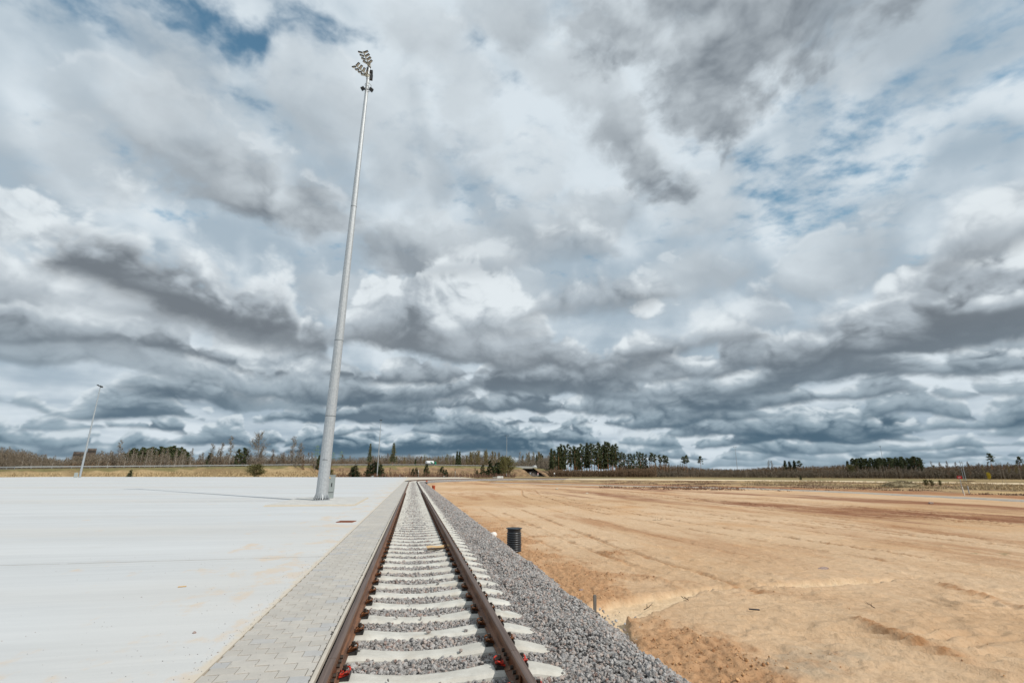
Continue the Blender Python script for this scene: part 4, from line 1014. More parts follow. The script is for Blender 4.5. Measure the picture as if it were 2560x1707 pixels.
def build_embankment():
    rs = random.Random(2)
    for L, nm in ((EMB, 'road_embankment'), (EMBR, 'road_embankment')):
        pts = emb_pts(L); V = []; C = []; cols = 0
        for i, p in enumerate(pts):
            d, n = road_frame(pts, i); hgt = p.z + 1.0; row = []
            for k in range(15):
                t = k/14; row.append((6.0 + t*hgt*1.9, p.z - t*hgt, t))
            row = row[::-1] + [(5.4, p.z+.04, -1), (4.2, p.z+.06, -1), (-4.2, p.z+.06, -1), (-6, p.z, -1), (-6 - hgt*1.9, -1.0, 1)]
            cols = len(row)
            for o, z, t in row:
                q = p + n*o; V.append((q.x, q.y, z)); C.append((t, i/len(pts), 0))
        V = np.array(V, np.float32); C = np.array(C)
        x, y = V[:, 0], V[:, 1]; n1 = fbm(x, y, 0*x, .05, 4, .6, seed=50); n2 = fbm(x, y, 0*x, .25, 4, .6, seed=51); t = C[:, 0]
        sl = (t > 0) & (t < 1); V[sl, 2] += (n2*.55 + n1*.5)[sl]
        az = np.degrees(np.arctan2(x, y)); L_ = lambda *c: np.array(lin(*c), np.float32)
        def mx(f, a, b): f = np.clip(f, 0, 1)[:, None]; return a + (b-a)*f
        c = mx(sst(t + n2*.45, .14, .36), L_(118, 112, 78), L_(168, 146, 112))
        c = mx(sst(n1, -.05, .2)*.7*(t > .2), c, L_(122, 106, 78))
        c = mx(sst(az, -13, -8)*sst(t+n2*.2, .12, .3)*.85, c, mx(sst(n2, -.15, .25), L_(112, 92, 74), L_(152, 124, 98)))
        c[t < 0] = L_(104, 102, 98)
        m = len(pts); i = np.arange(m*cols).reshape(m, cols); f = np.stack([i[:-1, :-1], i[:-1, 1:], i[1:, 1:], i[1:, :-1]], -1).reshape(-1, 4)
        me = np_mesh(nm, V, f, M['bank'], True, ('tint', c)); tag(link(nm, me), kind='structure')
    pts = emb_pts(EMB + EMBR)
    b = MB(); vs = []
    for i, p in enumerate(pts):
        d, n = road_frame(pts, i); vs += [p + n*4.2 + Vector((0, 0, .10)), p - n*4.2 + Vector((0, 0, .10))]
    b.add(vs, [(2*i, 2*i+1, 2*i+3, 2*i+2) for i in range(len(pts)-1)]); tag(b.build('road', M['road']), kind='structure')
    # guardrail
    g = tag(empty('guardrail', pts[0]), 'long grey steel guardrail along the top of the embankment', 'guardrail'); o0 = pts[0]
    pr = emb_pts(EMB, 6.0); b = MB(); V = []
    prof = [(0, .42), (.05, .47), (.0, .56), (.05, .65), (.05, .73), (0, .78), (-.03, .78), (-.03, .42)]
    for i, p in enumerate(pr):
        d, n = road_frame(pr, i)
        for o, z in prof: V.append(p + n*(5.1+o) + Vector((0, 0, z+.08)) - o0)
    k = len(prof); b.add(V, [(j*k+i, j*k+(i+1) % k, (j+1)*k+(i+1) % k, (j+1)*k+i) for j in range(len(pr)-1) for i in range(k)]); b.build('beam', M['rail grey'], g)
    pm = MB(); pm.box((0, 0, .35), (.12, .10, 1.0)); me = pm.mesh('post', M['fardull'])
    vis = [i for i in range(len(pr)) if pr[i].length > 215][:100]
    for i in vis[::1]:
        d, n = road_frame(pr, i); q = pr[i] + n*5.0 - o0; link('post', me, g, q)
    # bridge
    a = at(1286, 473, 0); c = at(1330, 488, 0); za = zat(1166.4, 1286, 473)-.3; d = (c-a); Ld = d.length; d.normalize(); rz = math.atan2(d.y, d.x); mid = (a+c)/2
    t = tag(empty('road_bridge', (mid.x, mid.y, za), rz), 'grey concrete road bridge whose dark opening shows right of the big bush', 'bridge')
    b = MB(); b.box((0, 0, -.7), (Ld+4, 10.5, 1.1)); b.build('deck', M['bconc'], t)
    b = MB(); b.box((0, 0, -1.6), (Ld-1, 9, .7)); b.build('girders', M['under'], t)
    b = MB(); b.box((0, -5.2, .35), (Ld+4, .15, .8)); b.build('parapet', M['rail grey'], t)
    for x in (-Ld*.18,):
        for y in (-3, 3):
            b = MB(); b.tube([(x, y, -za-1.2), (x, y, -1.9)], .55, 10); b.build('pier', M['bconc'], t)
    b = MB(); b.box((Ld*.5, 0, -(za+1)/2-1.2), (1.2, 10, za+1)); b.build('abutment', M['bconc'], t)
    b = MB(); h = za+1.1; b.add([(Ld*.46, -4.9, -1.6), (Ld*.46, 4.9, -1.6), (Ld*.02, 4.9, -h), (Ld*.02, -4.9, -h), (Ld*.6, -4.9, -1.6), (Ld*.6, -9+h*-1.2, -h), (Ld*.02, -8, -h), (Ld*.6, -4.9, -h)],
        [(0, 1, 2, 3), (0, 3, 6, 5, 4)]); b.build('slope_paving', M['ruin'], t)
    # tanker lorry
    p0, p1 = at(1066, 401), at(1090, 409); mid = (p0+p1)/2; dz = (p1-p0).normalized(); rz = math.atan2(dz.y, dz.x)
    i = min(range(len(pts)), key=lambda k: (pts[k].xy-mid.xy).length); zz = pts[i].z + .10
    nrm = Vector((dz.y, -dz.x, 0)); q = pts[i] - nrm*1.5
    t = tag(empty('tanker_lorry', (q.x, q.y, zz), rz), 'white and green tanker lorry driving along the embankment road', 'tanker lorry')
    b = MB(); b.tube([(-5.6, 0, 2.35), (-5.3, 0, 2.35), (2.1, 0, 2.35), (2.4, 0, 2.35)], [.9, 1.28, 1.28, .9], 20); b.build('tank', M['tankwhite'], t, smooth=False)
    b = MB(); th = [(-2.6, 2.9), (-1.2, 3.0), (.2, 2.3), (.9, 1.7), (-.6, 1.75), (-1.6, 2.2)]; b.add([(x, -1.30 - .02, z) for x, z in th] + [(x, -1.26, z) for x, z in th], [tuple(range(6)), tuple(range(6, 12))[::-1]]); b.build('green_emblem', M['green'], t)
    b = MB(); b.box((-1.5, 0, .98), (8.6, 1.6, .3)); b.box((3.5, 0, .8), (2.5, 1.9, .4)); b.build('chassis', M['lampblack'], t)
    b = MB(); b.box((4.05, 0, 2.05), (1.9, 2.4, 2.3), taper=.96); cb = b.build('cab', M['green'], t, bevel=.08)
    b = MB(); b.box((5.0, 0, 2.5), (.05, 2.0, .8)); b.box((4.35, -1.19, 2.5), (.9, .05, .65)); b.build('windows', M['glass'], cb)
    for x in (-4.9, -3.7, -2.5, 2.3, 4.4):
        for s in (-1, 1):
            b = MB(); b.tube([(x, s*.85, .5), (x, s*1.2, .5)], .5, 16); b.build('wheel', M['tyre'], t)
    q = at(1337, 494); i = min(range(len(pts)), key=lambda k: (pts[k].xy-q.xy).length); zz = pts[i].z + .10; q = pts[i]; ang = math.atan2(-q.y, -q.x)
    t = tag(empty('delivery_truck', (q.x, q.y, zz), ang + .35), 'small white truck coming off the right end of the bridge', 'truck')
    b = MB(); b.box((-2.2, 0, 1.75), (4.4, 2.3, 2.4)); b.build('cargo_box', M['tankwhite'], t, bevel=.05)
    b = MB(); b.box((.9, 0, 1.4), (1.8, 2.1, 1.8), taper=.93); c = b.build('cab', M['whitesign'], t, bevel=.08)
    b = MB(); b.box((1.80, 0, 1.75), (.06, 1.75, .75)); b.build('windscreen', M['glass'], c)
    for x in (1, -3.2):
        for s in (-1, 1): b = MB(); b.tube([(x, s*.75, .45), (x, s*1.05, .45)], .45, 14); b.build('wheel', M['tyre'], t)

def far_mast(px, pt, d, label, lamps, base=None, z0=-.6):
    p = at(px, d, z0); h = zat(pt, px, d) - z0
    t = tag(empty('floodlight_mast', p), label, 'floodlight mast', 'distant floodlight masts')
    b = MB(); b.tube([(0, 0, 0), (0, 0, h-1.0)], [.31, .13], 10); b.build('pole', M['fardull'], t)
    b = MB(); b.tube([(0, 0, h-1.4), (0, 0, h)], .09, 6)
    yaw = math.atan2(p.y, p.x) - math.pi/2
    w = {'one': .9, 'two': 2.6, 'cluster': 1.2}[lamps]; c, s = math.cos(yaw), math.sin(yaw)
    b.box((0, 0, h-.3), (w, .2, .2), yaw); b.build('lamp_bar', M['seam'], t)
    xs = {'one': (-.5, .3), 'two': (-1.25, 1.25), 'cluster': (-.7, -.1, .4)}[lamps]
    for i, x in enumerate(xs):
        e = MB(); e.box((0, 0, 0), (.62, .5, .25)); o = e.build('floodlight', M['lampblack'], t); o.location = (x*c, x*s, h-.1-.25*i*(lamps == 'cluster')); o.rotation_euler = (.35, 0, yaw)
    if base:
        e = MB(); e.box((-1.0*c, -1.0*s, .75), (.9, .5, 1.5), yaw); e.build('control_box', M['cab'], t)
    return t
def build_masts():
    far_mast(202, 958, 207, 'leaning-looking grey floodlight mast at the far left edge of the slab', 'cluster', True, 0)
    far_mast(943, 1049, 285, 'floodlight mast seen just right of the tall mast, in front of the embankment', 'one')
    far_mast(1266.5, 1088, 390, 'floodlight mast with two lamps beside the row of white blocks', 'two')
    far_mast(1531, 1111, 500, 'floodlight mast standing in front of the tall pine wood', 'one', True)
    far_mast(1845, 1117, 560, 'floodlight mast with two lamps alone in the gap right of the pines', 'two')
    far_mast(2214, 1115, 590, 'floodlight mast in front of the low dark pine row at the right', 'one', True)

# ------------------------------------------------------------------ vegetation
def tris(P, D, Lh, W, rs):
    """ribbon triangles: base point, direction, length, base width -> vertices (3n,3)"""
    r = rs.normal(size=P.shape); s = np.cross(D, r); s /= np.linalg.norm(s, axis=1)[:, None] + 1e-9
    a = P - s*W[:, None]/2; b = P + s*W[:, None]/2; c = P + D*Lh[:, None]
    return np.stack([a, b, c], 1).reshape(-1, 3)
def quads(P, D, Lh, W, rs):
    r = rs.normal(size=P.shape); s = np.cross(D, r); s /= np.linalg.norm(s, axis=1)[:, None] + 1e-9
    Q = P + D*Lh[:, None]; m = (P+Q)/2
    v = np.stack([P, m - s*W[:, None]/2, Q, m + s*W[:, None]/2], 1).reshape(-1, 3); n = len(P)
    return v
def norm(v): return v/(np.linalg.norm(v, axis=-1, keepdims=True)+1e-9)
PROTO = {}
def proto_bare(key, seed, H, spread, limbs, twigs, twig_mat, bark, tw=.055, start=.3, up=.75, lean=0):
    rs = np.random.RandomState(seed); b = MB()
    top = np.array([rs.normal()*.6 + lean, rs.normal()*.5, H]); k = 7
    pts = [np.array([0, 0, -.3])] + [top*(i/k) + np.array([rs.normal()*.18, rs.normal()*.18, 0])*(i/k) for i in range(1, k+1)]
    b.tube(pts, [H*.0085*(1-.88*i/k) + .012 for i in range(k+1)], 6)
    P = []; D = []; Ln = []; W = []
    for i in range(limbs):
        t = start + (1-start)*(i+rs.uniform())/limbs; p = top*t; a = rs.uniform(0, 2*math.pi)
        L = spread*(1.15-t)**.7*rs.uniform(.7, 1.15)*(1 if t > .4 else .7)
        u = up + rs.uniform(-.15, .2); d = norm(np.array([math.cos(a), math.sin(a), u*1.3])); q = p + d*L
        bend = q + np.array([0, 0, L*.2]); b.tube([p, (p+q)/2, bend], [.045*(1.3-t)+.015, .03, .012], 4, False)
        for j in range(twigs):
            s = rs.uniform(.15, 1); bp = p + (bend-p)*s
            dd = norm(d*.6 + rs.normal(size=3)*.55 + np.array([0, 0, .35])); ll = L*(1.15-s)*rs.uniform(.3, .75) + .5
            P.append(bp); D.append(dd); Ln.append(ll); W.append(tw*2.2)
            for m in range(3):
                sp = bp + dd*ll*rs.uniform(.2, .9); P.append(sp); D.append(norm(dd + rs.normal(size=3)*.6)); Ln.append(ll*.5+.3); W.append(tw*1.7)
    P, D, Ln, W = map(np.array, (P, D, Ln, W)); v = tris(P, D, Ln, W, rs); f = np.arange(len(v)).reshape(-1, 3)
    PROTO.setdefault(key, []).append((b.mesh('trunk', M[bark], True), np_mesh('crown', v, f, M[twig_mat]), H))
def proto_pine(key, seed, H, mat, crown_from=.5, wide=2.6, spruce=False, sparse=1.0, bark='pine bark', lean=0):
    rs = np.random.RandomState(seed); b = MB(); top = np.array([rs.normal()*.4 + lean, rs.normal()*.3, H])
    b.tube([(0, 0, -.3), tuple(top*.33), tuple(top*.66), tuple(top*.97)], [H*.0115+.05, H*.0080, H*.0055, .03], 7)
    P = []; D = []; Ln = []; W = []
    if spruce:
        tiers = int(H*1.35*(1-crown_from*.5)) + 4
        for i in range(tiers):
            t = crown_from + (1-crown_from)*(i/tiers); r = wide*(1-t)/(1-crown_from)*rs.uniform(.75, 1.2) + .18; p = top*t
            for k in range(int(6 + r*2.2*sparse)):
                a = rs.uniform(0, 2*math.pi); L = r*rs.uniform(.5, 1.1); d = norm(np.array([math.cos(a), math.sin(a), rs.uniform(-.30, .12)]))
                for j in range(int((5 + L*2.5)*sparse)):
                    s = rs.uniform(.1, 1); q = p + d*L*s + np.array([0, 0, -.10*L*s*s]); P.append(q); D.append(norm(d + rs.normal(size=3)*.5 + np.array([0, 0, -.28]))); Ln.append(rs.uniform(.45, .85)*(H/12)**.5); W.append(rs.uniform(.24, .42)*(H/12)**.5)
        for j in range(8): P.append(top*(.97+.004*j)); D.append(norm(np.array([rs.normal()*.3, rs.normal()*.3, 1]))); Ln.append(.5); W.append(.12)
    else:
        nb = int(40*sparse)
        for i in range(nb):
            t = crown_from + (1-crown_from)*(i+rs.uniform())/nb; p = top*t; u = (t-crown_from)/(1-crown_from); a = rs.uniform(0, 2*math.pi)
            L = wide*(.35+.9*math.sin(math.pi*(.2+.75*u)))*rs.uniform(.55, 1.1)*(.6 if u > .93 else 1); d = norm(np.array([math.cos(a), math.sin(a), rs.uniform(-.05, .55)])); q = p + d*L
            b.tube([p, q], [.06, .02], 4, False)
            for c in range(rs.randint(2, 5)):
                cc = p + (q-p)*rs.uniform(.4, 1.05) + rs.normal(size=3)*.25; rr = rs.uniform(.45, .95)
                for j in range(15): P.append(cc + norm(rs.normal(size=3))*rr*rs.uniform(.2, 1.1)*np.array([1, 1, .6])); D.append(norm(rs.normal(size=3) + np.array([0, 0, .3]))); Ln.append(rs.uniform(.5, 1.0)); W.append(rs.uniform(.28, .5))
    P, D, Ln, W = map(np.array, (P, D, Ln, W)); v = quads(P, D, Ln, W, rs); f = np.arange(len(v)).reshape(-1, 4)
    PROTO.setdefault(key, []).append((b.mesh('trunk', M[bark], True), np_mesh('crown', v, f, M[mat]), H))
TR = random.Random(77)
def tree(key, name, px, d, ptop, label, cat, group=None, z0=GZ, h=None, wid=1.0):
    tm, cm, H = TR.choice(PROTO[key]); p = at(px, d, z0); hh = h or (zat(ptop, px, d) - z0); s = hh/H
    t = empty(name, p, TR.uniform(0, 6.28)); t.scale = (s*wid, s*wid, s); tag(t, label, cat, group)
    link('trunk', tm, t); link('crown', cm, t); return t
def thicket(name, prof, d0, d1, n, mats_, label, cat, frac=(.55, 1.0), tw=.06, twn=9, trunk=.10, z0=GZ, seed=1, whip=1.0):
    """one mass of leafless saplings; prof = [(px, py of the top)]"""
    tw *= 2.3; twn = int(twn*1.3); n = int(n*1.35); rs = np.random.RandomState(seed); px = rs.uniform(prof[0][0], prof[-1][0], n); d = rs.uniform(d0, d1, n)
    pt = np.interp(px, [p[0] for p in prof], [p[1] for p in prof])
    if mats_ in ('dry reeds', 'dead stalks'):
        B0 = np.array([tuple(at(a, b, z0)) for a, b in zip(px, d)], np.float32); kp = fbm(B0[:, 0], B0[:, 1], 0*B0[:, 0], .09, 3, .5, seed=seed) > (.03 if mats_ == 'dry reeds' else -.05)
        px, d, pt = px[kp], d[kp], pt[kp]; n = len(px)
    B = np.array([tuple(at(a, b, z0)) for a, b in zip(px, d)]); hh = np.array([zat(c, a, 0.5*(d0+d1)) for a, c in zip(px, pt)])
    hh = (np.array([CAMZ + dd*math.tan(bearing(a, c)[1]) for a, c, dd in zip(px, pt, d)]) - z0)*rs.uniform(*frac, n)
    V = []; up = np.array([0, 0, 1.]); lean = rs.normal(size=(n, 3))*.05; lean[:, 2] = 1; lean = norm(lean)
    V.append(tris(B, lean, hh, np.full(n, trunk*1.6)*rs.uniform(.6, 1.3, n), rs))
    k = twn; idx = np.repeat(np.arange(n), k); t = rs.uniform(.15, .97, n*k); P = B[idx] + lean[idx]*(hh[idx]*t)[:, None]
    D = rs.normal(size=(n*k, 3))*.55; D[:, 2] = np.abs(D[:, 2]) + .55; D = norm(D); Ln = hh[idx]*(1.12-t)*rs.uniform(.18, .42, n*k)*whip + .4
    V.append(tris(P, D, Ln, np.full(n*k, tw*1.3), rs))
    m = 2; i2 = np.repeat(np.arange(n*k), m); P2 = P[i2] + D[i2]*(Ln[i2]*rs.uniform(.2, .9, n*k*m))[:, None]; D2 = norm(D[i2] + rs.normal(size=(n*k*m, 3))*.55)
    V.append(tris(P2, D2, Ln[i2]*.5+.15, np.full(n*k*m, tw), rs))
    v = np.concatenate(V); f = np.arange(len(v)).reshape(-1, 3)
    tag(link(name, np_mesh(name, v, f, M[mats_])), label, cat, kind='stuff')
def build_trees():
    for s in range(5): proto_bare('birch', 100+s, 16, 2.6, 26, 6, 'grey twigs', 'birch bark', .055, .25, .9)
    for s in range(4): proto_bare('grey', 120+s, 16, 3.0, 30, 6, 'grey twigs', 'grey bark', .055, .22, .9)
    for s in range(3): proto_bare('red', 140+s, 14, 2.6, 30, 7, 'red twigs', 'grey bark', .06, .15, 1.0)
    for s in range(4): proto_bare('aspen', 160+s, 16, 2.2, 32, 7, 'budding twigs', 'grey bark', .06, .35, .8)
    for s in range(2): proto_bare('round', 180+s, 16, 6.5, 34, 9, 'grey twigs', 'grey bark', .05, .22, .75)
    for s in range(3): proto_bare('willow', 190+s, 9, 6.0, 46, 12, 'willow twigs', 'grey bark', .07, .04, .9)
    for s in range(6): proto_pine('pine', 200+s, 26, 'pine needles', .36, 2.1, sparse=.9)
    for s in range(3): proto_pine('lonepine', 220+s, 26, 'pine needles', .66, 2.6, sparse=.7)
    for s in range(3): proto_pine('densepine', 230+s, 22, 'pine needles', .35, 2.6, sparse=1.5)
    for s in range(3): proto_pine('slimspruce', 240+s, 26, 'pine needles', .28, 2.6, True, 1.0)
    for s in range(2): proto_pine('oldspruce', 250+s, 30, 'light spruce needles', .45, 3.6, True, .62)
    for s in range(4): proto_pine('spruce', 260+s, 9, 'spruce needles', .03, 2.6, True, 1.5)
    r = TR
    # -- left woodland behind the embankment road
    WL = [(-300, 1118), (0, 1121), (60, 1130), (110, 1143), (150, 1150), (175, 1140), (230, 1132), (310, 1136), (450, 1136), (475, 1143), (490, 1148), (505, 1142), (560, 1136), (640, 1139), (700, 1136), (790, 1143), (830, 1148)]
    thicket('woodland', WL, 320, 420, 5200, 'grey twigs', 'grey leafless thicket filling the ground behind the embankment road at the left', 'woodland', (.6, 1.05), .06, 9, seed=3)
    thicket('brushwood', [(150, 1158), (240, 1150), (330, 1152), (480, 1152), (560, 1150), (700, 1150), (830, 1150)], 312, 330, 1200, 'red twigs', 'reddish brown young brushwood in front of the grey thicket', 'brushwood', (.5, 1), .06, 9, seed=4)
    g1 = 'bare trees in the left woodland'
    for i in range(26):
        px = r.uniform(-20, 130) if i < 15 else r.uniform(228, 300); top = float(np.interp(px, [p[0] for p in WL], [p[1]-3 for p in WL])) + r.uniform(-3, 9)
        tree(r.choice(['birch', 'grey', 'birch']), 'bare_birch', px, r.uniform(300, 335), top, 'leafless birch in the thin wood between the left edge and the far left mast', 'birch', g1)
    for px, top in ((312, 1132), (318, 1127), (326, 1121), (334, 1123), (343, 1119), (352, 1121), (361, 1122), (370, 1118), (379, 1121), (388, 1117), (397, 1119), (407, 1121), (416, 1117), (425, 1115), (433, 1120), (441, 1119), (449, 1124), (457, 1129)):
        tree('densepine', 'pine_tree', px, r.uniform(345, 365), top, 'dark green pine in the clump behind white birch trunks at the left', 'pine', 'pines of the left clump', wid=1.15)
    for i in range(24): tree('birch', 'bare_birch', 300 + i*7.6 + r.uniform(-3, 3), r.uniform(305, 320), 1124 + r.uniform(-3, 12), 'white-stemmed birch standing in front of the dark pine clump at the left', 'birch', 'birches in front of the pine clump', wid=.8)
    for px, top, lab in ((291, 1103, 'tall pale birch rising just left of the dark pine clump'), (570, 1094, 'tall slender birch left of the round-crowned bare tree'), (727, 1096, 'tall bare tree standing left of the big mast'),
                         (745, 1110, 'smaller bare tree close to the left side of the big mast'), (524, 1112, 'bare spreading tree between the pine clump and the tall birch'), (540, 1110, 'bare tree directly right of the spreading one, left of the tall birch')):
        tree('birch' if px in (291, 570) else 'grey', 'bare_tree', px, r.uniform(305, 318), top, lab, 'bare tree', wid=1.1)
    tree('round', 'bare_tree', 640, 306, 1089, 'large round-crowned bare tree on the skyline left of the big mast', 'bare tree', wid=1.0)
    for px, top, lab in ((592, 1124, 'left one of two small dark pines beside the round bare tree'), (603, 1120, 'right one of two small dark pines beside the round bare tree'), (517, 1133, 'small dark pine among the bare trees left of the tall birch'), (796, 1138, 'dark spruce hidden just left of the big mast')):
        tree('densepine', 'pine_tree', px, 312, top, lab, 'pine', wid=1.0)
    for i in range(30):
        px = r.uniform(492, 800); tree(r.choice(['grey', 'birch', 'red']), 'bare_tree', px, r.uniform(305, 345), 1133 + r.uniform(-8, 10), 'leafless grey-brown tree in the wood between the pine clump and the big mast', 'bare tree', 'bare trees left of the big mast')
    # -- middle woodland behind the road
    WM = [(815, 1146), (900, 1142), (960, 1137), (1060, 1139), (1130, 1138), (1180, 1134), (1240, 1136), (1262, 1146), (1290, 1150), (1310, 1143), (1380, 1136), (1405, 1150)]
    thicket('woodland', WM, 500, 640, 4200, 'grey twigs', 'grey-brown leafless woodland behind the road in the middle distance', 'woodland', (.6, 1.02), .10, 8, .12, seed=5)
    thicket('brushwood', [(815, 1150), (900, 1150), (1000, 1150), (1270, 1152)], 470, 500, 900, 'red twigs', 'rusty brown brushwood directly behind the road in the middle', 'brushwood', (.5, 1), .10, 8, seed=6)
    for px in (921, 980):
        tree('oldspruce', 'spruce_tree', px, 470, 1108 if px == 921 else 1106, 'tall ragged spruce rising above the woodland just left of the second mast' if px == 921 else 'tall ragged spruce rising above the woodland right of the second mast', 'spruce', wid=.8 if px == 921 else 1.05)
    for i in range(26): px = r.uniform(1165, 1262); tree('aspen', 'aspen_tree', px, r.uniform(470, 540), float(np.interp(px, [1165, 1180, 1215, 1245, 1262], [1140, 1130, 1128, 1131, 1142])) + r.uniform(-3, 5), 'tall thin aspen with budding crown behind the road, left of the bridge', 'aspen', 'aspens left of the bridge')
    for i in range(22): px = r.uniform(820, 1165); tree(r.choice(['birch', 'aspen', 'red']), 'bare_tree', px, r.uniform(470, 520), 1137 + r.uniform(-2, 8), 'slender leafless tree in the even row behind the tanker road', 'bare tree', 'bare trees behind the middle road')
    for i in range(24): px = r.uniform(1297, 1378); tree(r.choice(['birch', 'aspen', 'slimspruce', 'aspen']), 'bare_tree', px, r.uniform(530, 570), 1132 + r.uniform(-1, 10), 'thin tree crowded behind the bridge, left of the tall pines', 'tree', 'trees behind the bridge')
    for px, top, lab in ((1038, 1146, 'small dark spruce beside the road just left of the tanker lorry'), (1143, 1127, 'dark-topped spruce among the aspens'), (1148, 1128, 'second dark-topped spruce among the aspens')):
        tree('slimspruce', 'spruce_tree', px, 470, top, lab, 'spruce')
    # -- young spruces at the foot of the embankment
    sp = [(324, 1173, 236, 'lone small spruce at the foot of the left embankment'), (888, 1161, 270, 'dense dark young spruce between the cabinet and the second mast'), (880, 1166, 272, 'lower spruce leaning into the dense one right of the cabinet'),
          (921, 1158, 290, 'dark spruce half hidden behind the foot of the second mast, on its left'), (934, 1153, 288, 'tallest of the spruces grouped behind the second mast'), (942, 1155, 296, 'spruce directly behind the pole of the second mast'), (954, 1158, 292, 'slim spruce just right of the second mast'),
          (1032, 1170, 330, 'left low spruce of the clump before the tanker lorry'), (1041, 1168, 330, 'right low spruce of the clump before the tanker lorry'), (1066, 1159, 335, 'slim dark spruce below the tanker lorry'), (1107, 1165, 335, 'broad dark spruce right of the tanker lorry'), (1117, 1172, 340, 'small spruce touching the right side of the broad one'),
          (1193, 1174, 345, 'low spruce at the left end of the clump before the bridge'), (1207, 1161, 350, 'tall dark spruce in the clump left of the fourth mast'), (1218, 1170, 350, 'low spruce inside the clump left of the fourth mast'), (1229, 1149, 360, 'tallest dark spruce left of the big willow bush'), (1242, 1154, 372, 'dark spruce at the left edge of the big willow bush'), (1254, 1139, 410, 'spruce top showing above the big willow bush')]
    for px, top, d, lab in sp: tree('spruce', 'young_spruce', px, d, top, lab, 'spruce', wid=1.9 if px in (888, 1107, 934) else 1.5)
    tree('willow', 'willow_bush', 1273, 360, 1149, 'big rounded yellow-green willow bush beside the bridge', 'bush', wid=1.45)
    tree('willow', 'willow_bush', 1258, 350, 1152, 'taller willow bush left of the pole of the two-lamp mast near the white blocks', 'bush', wid=.8)
    tree('willow', 'willow_bush', 640, 232, 1166, 'broad round green-brown bush on the left embankment slope', 'bush', wid=2.5)
    tree('willow', 'willow_bush', 828, 262, 1176, 'scrubby bush behind the cabinet right of the big mast', 'bush', wid=1.2)
    for i in range(16):
        px = r.uniform(845, 1200); tree('red', 'bare_sapling', px, r.uniform(265, 345), r.uniform(1168, 1180), 'thin bare sapling on the brown slope below the middle road', 'sapling', 'saplings on the middle slope', wid=1.1)
    thicket('slope_scrub', [(830, 1176), (900, 1178), (1000, 1176), (1290, 1178)], 262, 345, 900, 'dead stalks', 'brown dead scrub covering the slope below the middle road', 'scrub', (.1, .75), .06, 6, .05, seed=7)
    # -- the pine wood and what stands right of it
    pl = [(1379, 1120), (1386, 1126), (1397, 1117), (1404, 1109), (1411, 1114), (1420, 1111), (1427, 1118), (1438, 1115), (1445, 1119), (1455, 1111), (1461, 1116), (1467, 1105), (1474, 1113), (1480, 1109), (1487, 1113), (1496, 1107), (1503, 1110), (1509, 1112), (1515, 1102), (1521, 1106), (1527, 1109), (1533, 1113), (1541, 1110),
          (1551, 1131), (1557, 1130), (1564, 1133), (1573, 1135), (1580, 1134), (1587, 1135), (1597, 1130), (1603, 1131), (1610, 1133), (1617, 1136)]
    for i, (px, top) in enumerate(pl):
        k = 'slimspruce' if px in (1404, 1467, 1379, 1515) else 'pine'
        tree(k, 'tall_pine', px, r.uniform(425, 465), top, 'tall pine with bare reddish trunk in the wood behind the fifth mast' if px < 1545 else 'medium pine in the lower row running right from the tall pine wood', 'pine', 'tall pine wood' if px < 1545 else 'lower pine row', wid=1.1)
    for i in range(22):
        px = r.uniform(1382, 1545); tree(r.choice(['pine', 'slimspruce', 'pine']), 'tall_pine', px, r.uniform(470, 500), float(np.interp(px, [1382, 1470, 1520, 1545], [1124, 1116, 1113, 1124])) + r.uniform(0, 8), 'tall pine with bare reddish trunk in the wood behind the fifth mast', 'pine', 'tall pine wood', wid=1.0)
    for px, top, lab in ((1630, 1133, 'left one of a pair of pines with open crowns past the lower pine row'), (1640, 1137, 'right one of a pair of pines with open crowns past the lower pine row'), (1653, 1138, 'first of three leaning-crowned pines at the end of the wood'), (1661, 1139, 'middle of three leaning-crowned pines at the end of the wood'), (1669, 1140, 'last of three leaning-crowned pines at the end of the wood'),
                         (1713, 1142, 'solitary pine, left of two close together on the skyline'), (1719, 1139, 'solitary pine, right of two close together on the skyline'), (1754, 1141, 'lone pine with a tuft crown between the wood and the sixth mast'), (2485, 1134, 'leaning lone pine with a ragged crown near the right edge'), (2557, 1142, 'drooping lone pine cut by the right edge of the view')):
        tree('lonepine', 'lone_pine', px, 440, top, lab, 'pine', wid=1.2)
    for i in range(18): px = r.uniform(1545, 1730); tree(r.choice(['aspen', 'grey', 'birch']), 'bare_tree', px, r.uniform(445, 480), float(np.interp(px, [1545, 1650, 1730], [1150, 1152, 1162])) + r.uniform(-2, 6), 'leafless tree among the low brush right of the tall pine wood', 'bare tree', 'bare trees right of the pine wood')
    thicket('brushwood', [(1372, 1172), (1450, 1174), (1540, 1174), (1640, 1170)], 400, 425, 1500, 'red twigs', 'low red-brown brush along the foot of the tall pine wood', 'brushwood', (.6, 1), .09, 7, .08, seed=8)
    WR = [(1540, 1162), (1650, 1160), (1700, 1162), (1760, 1170), (1850, 1172), (1900, 1168), (1960, 1164), (2060, 1164), (2120, 1160), (2310, 1168), (2330, 1164), (2400, 1164), (2440, 1161), (2500, 1160), (2700, 1158)]
    thicket('woodland', WR, 440, 560, 6500, 'red twigs', 'low brown leafless wood stretching along the right horizon', 'woodland', (.55, 1.0), .09, 8, .10, seed=9)
    thicket('woodland', [(1640, 1172), (1860, 1174), (2100, 1170), (2700, 1168)], 425, 450, 2200, 'grey twigs', 'grey-brown edge brush in front of the right wood', 'woodland', (.4, 1.0), .09, 8, .09, seed=10)
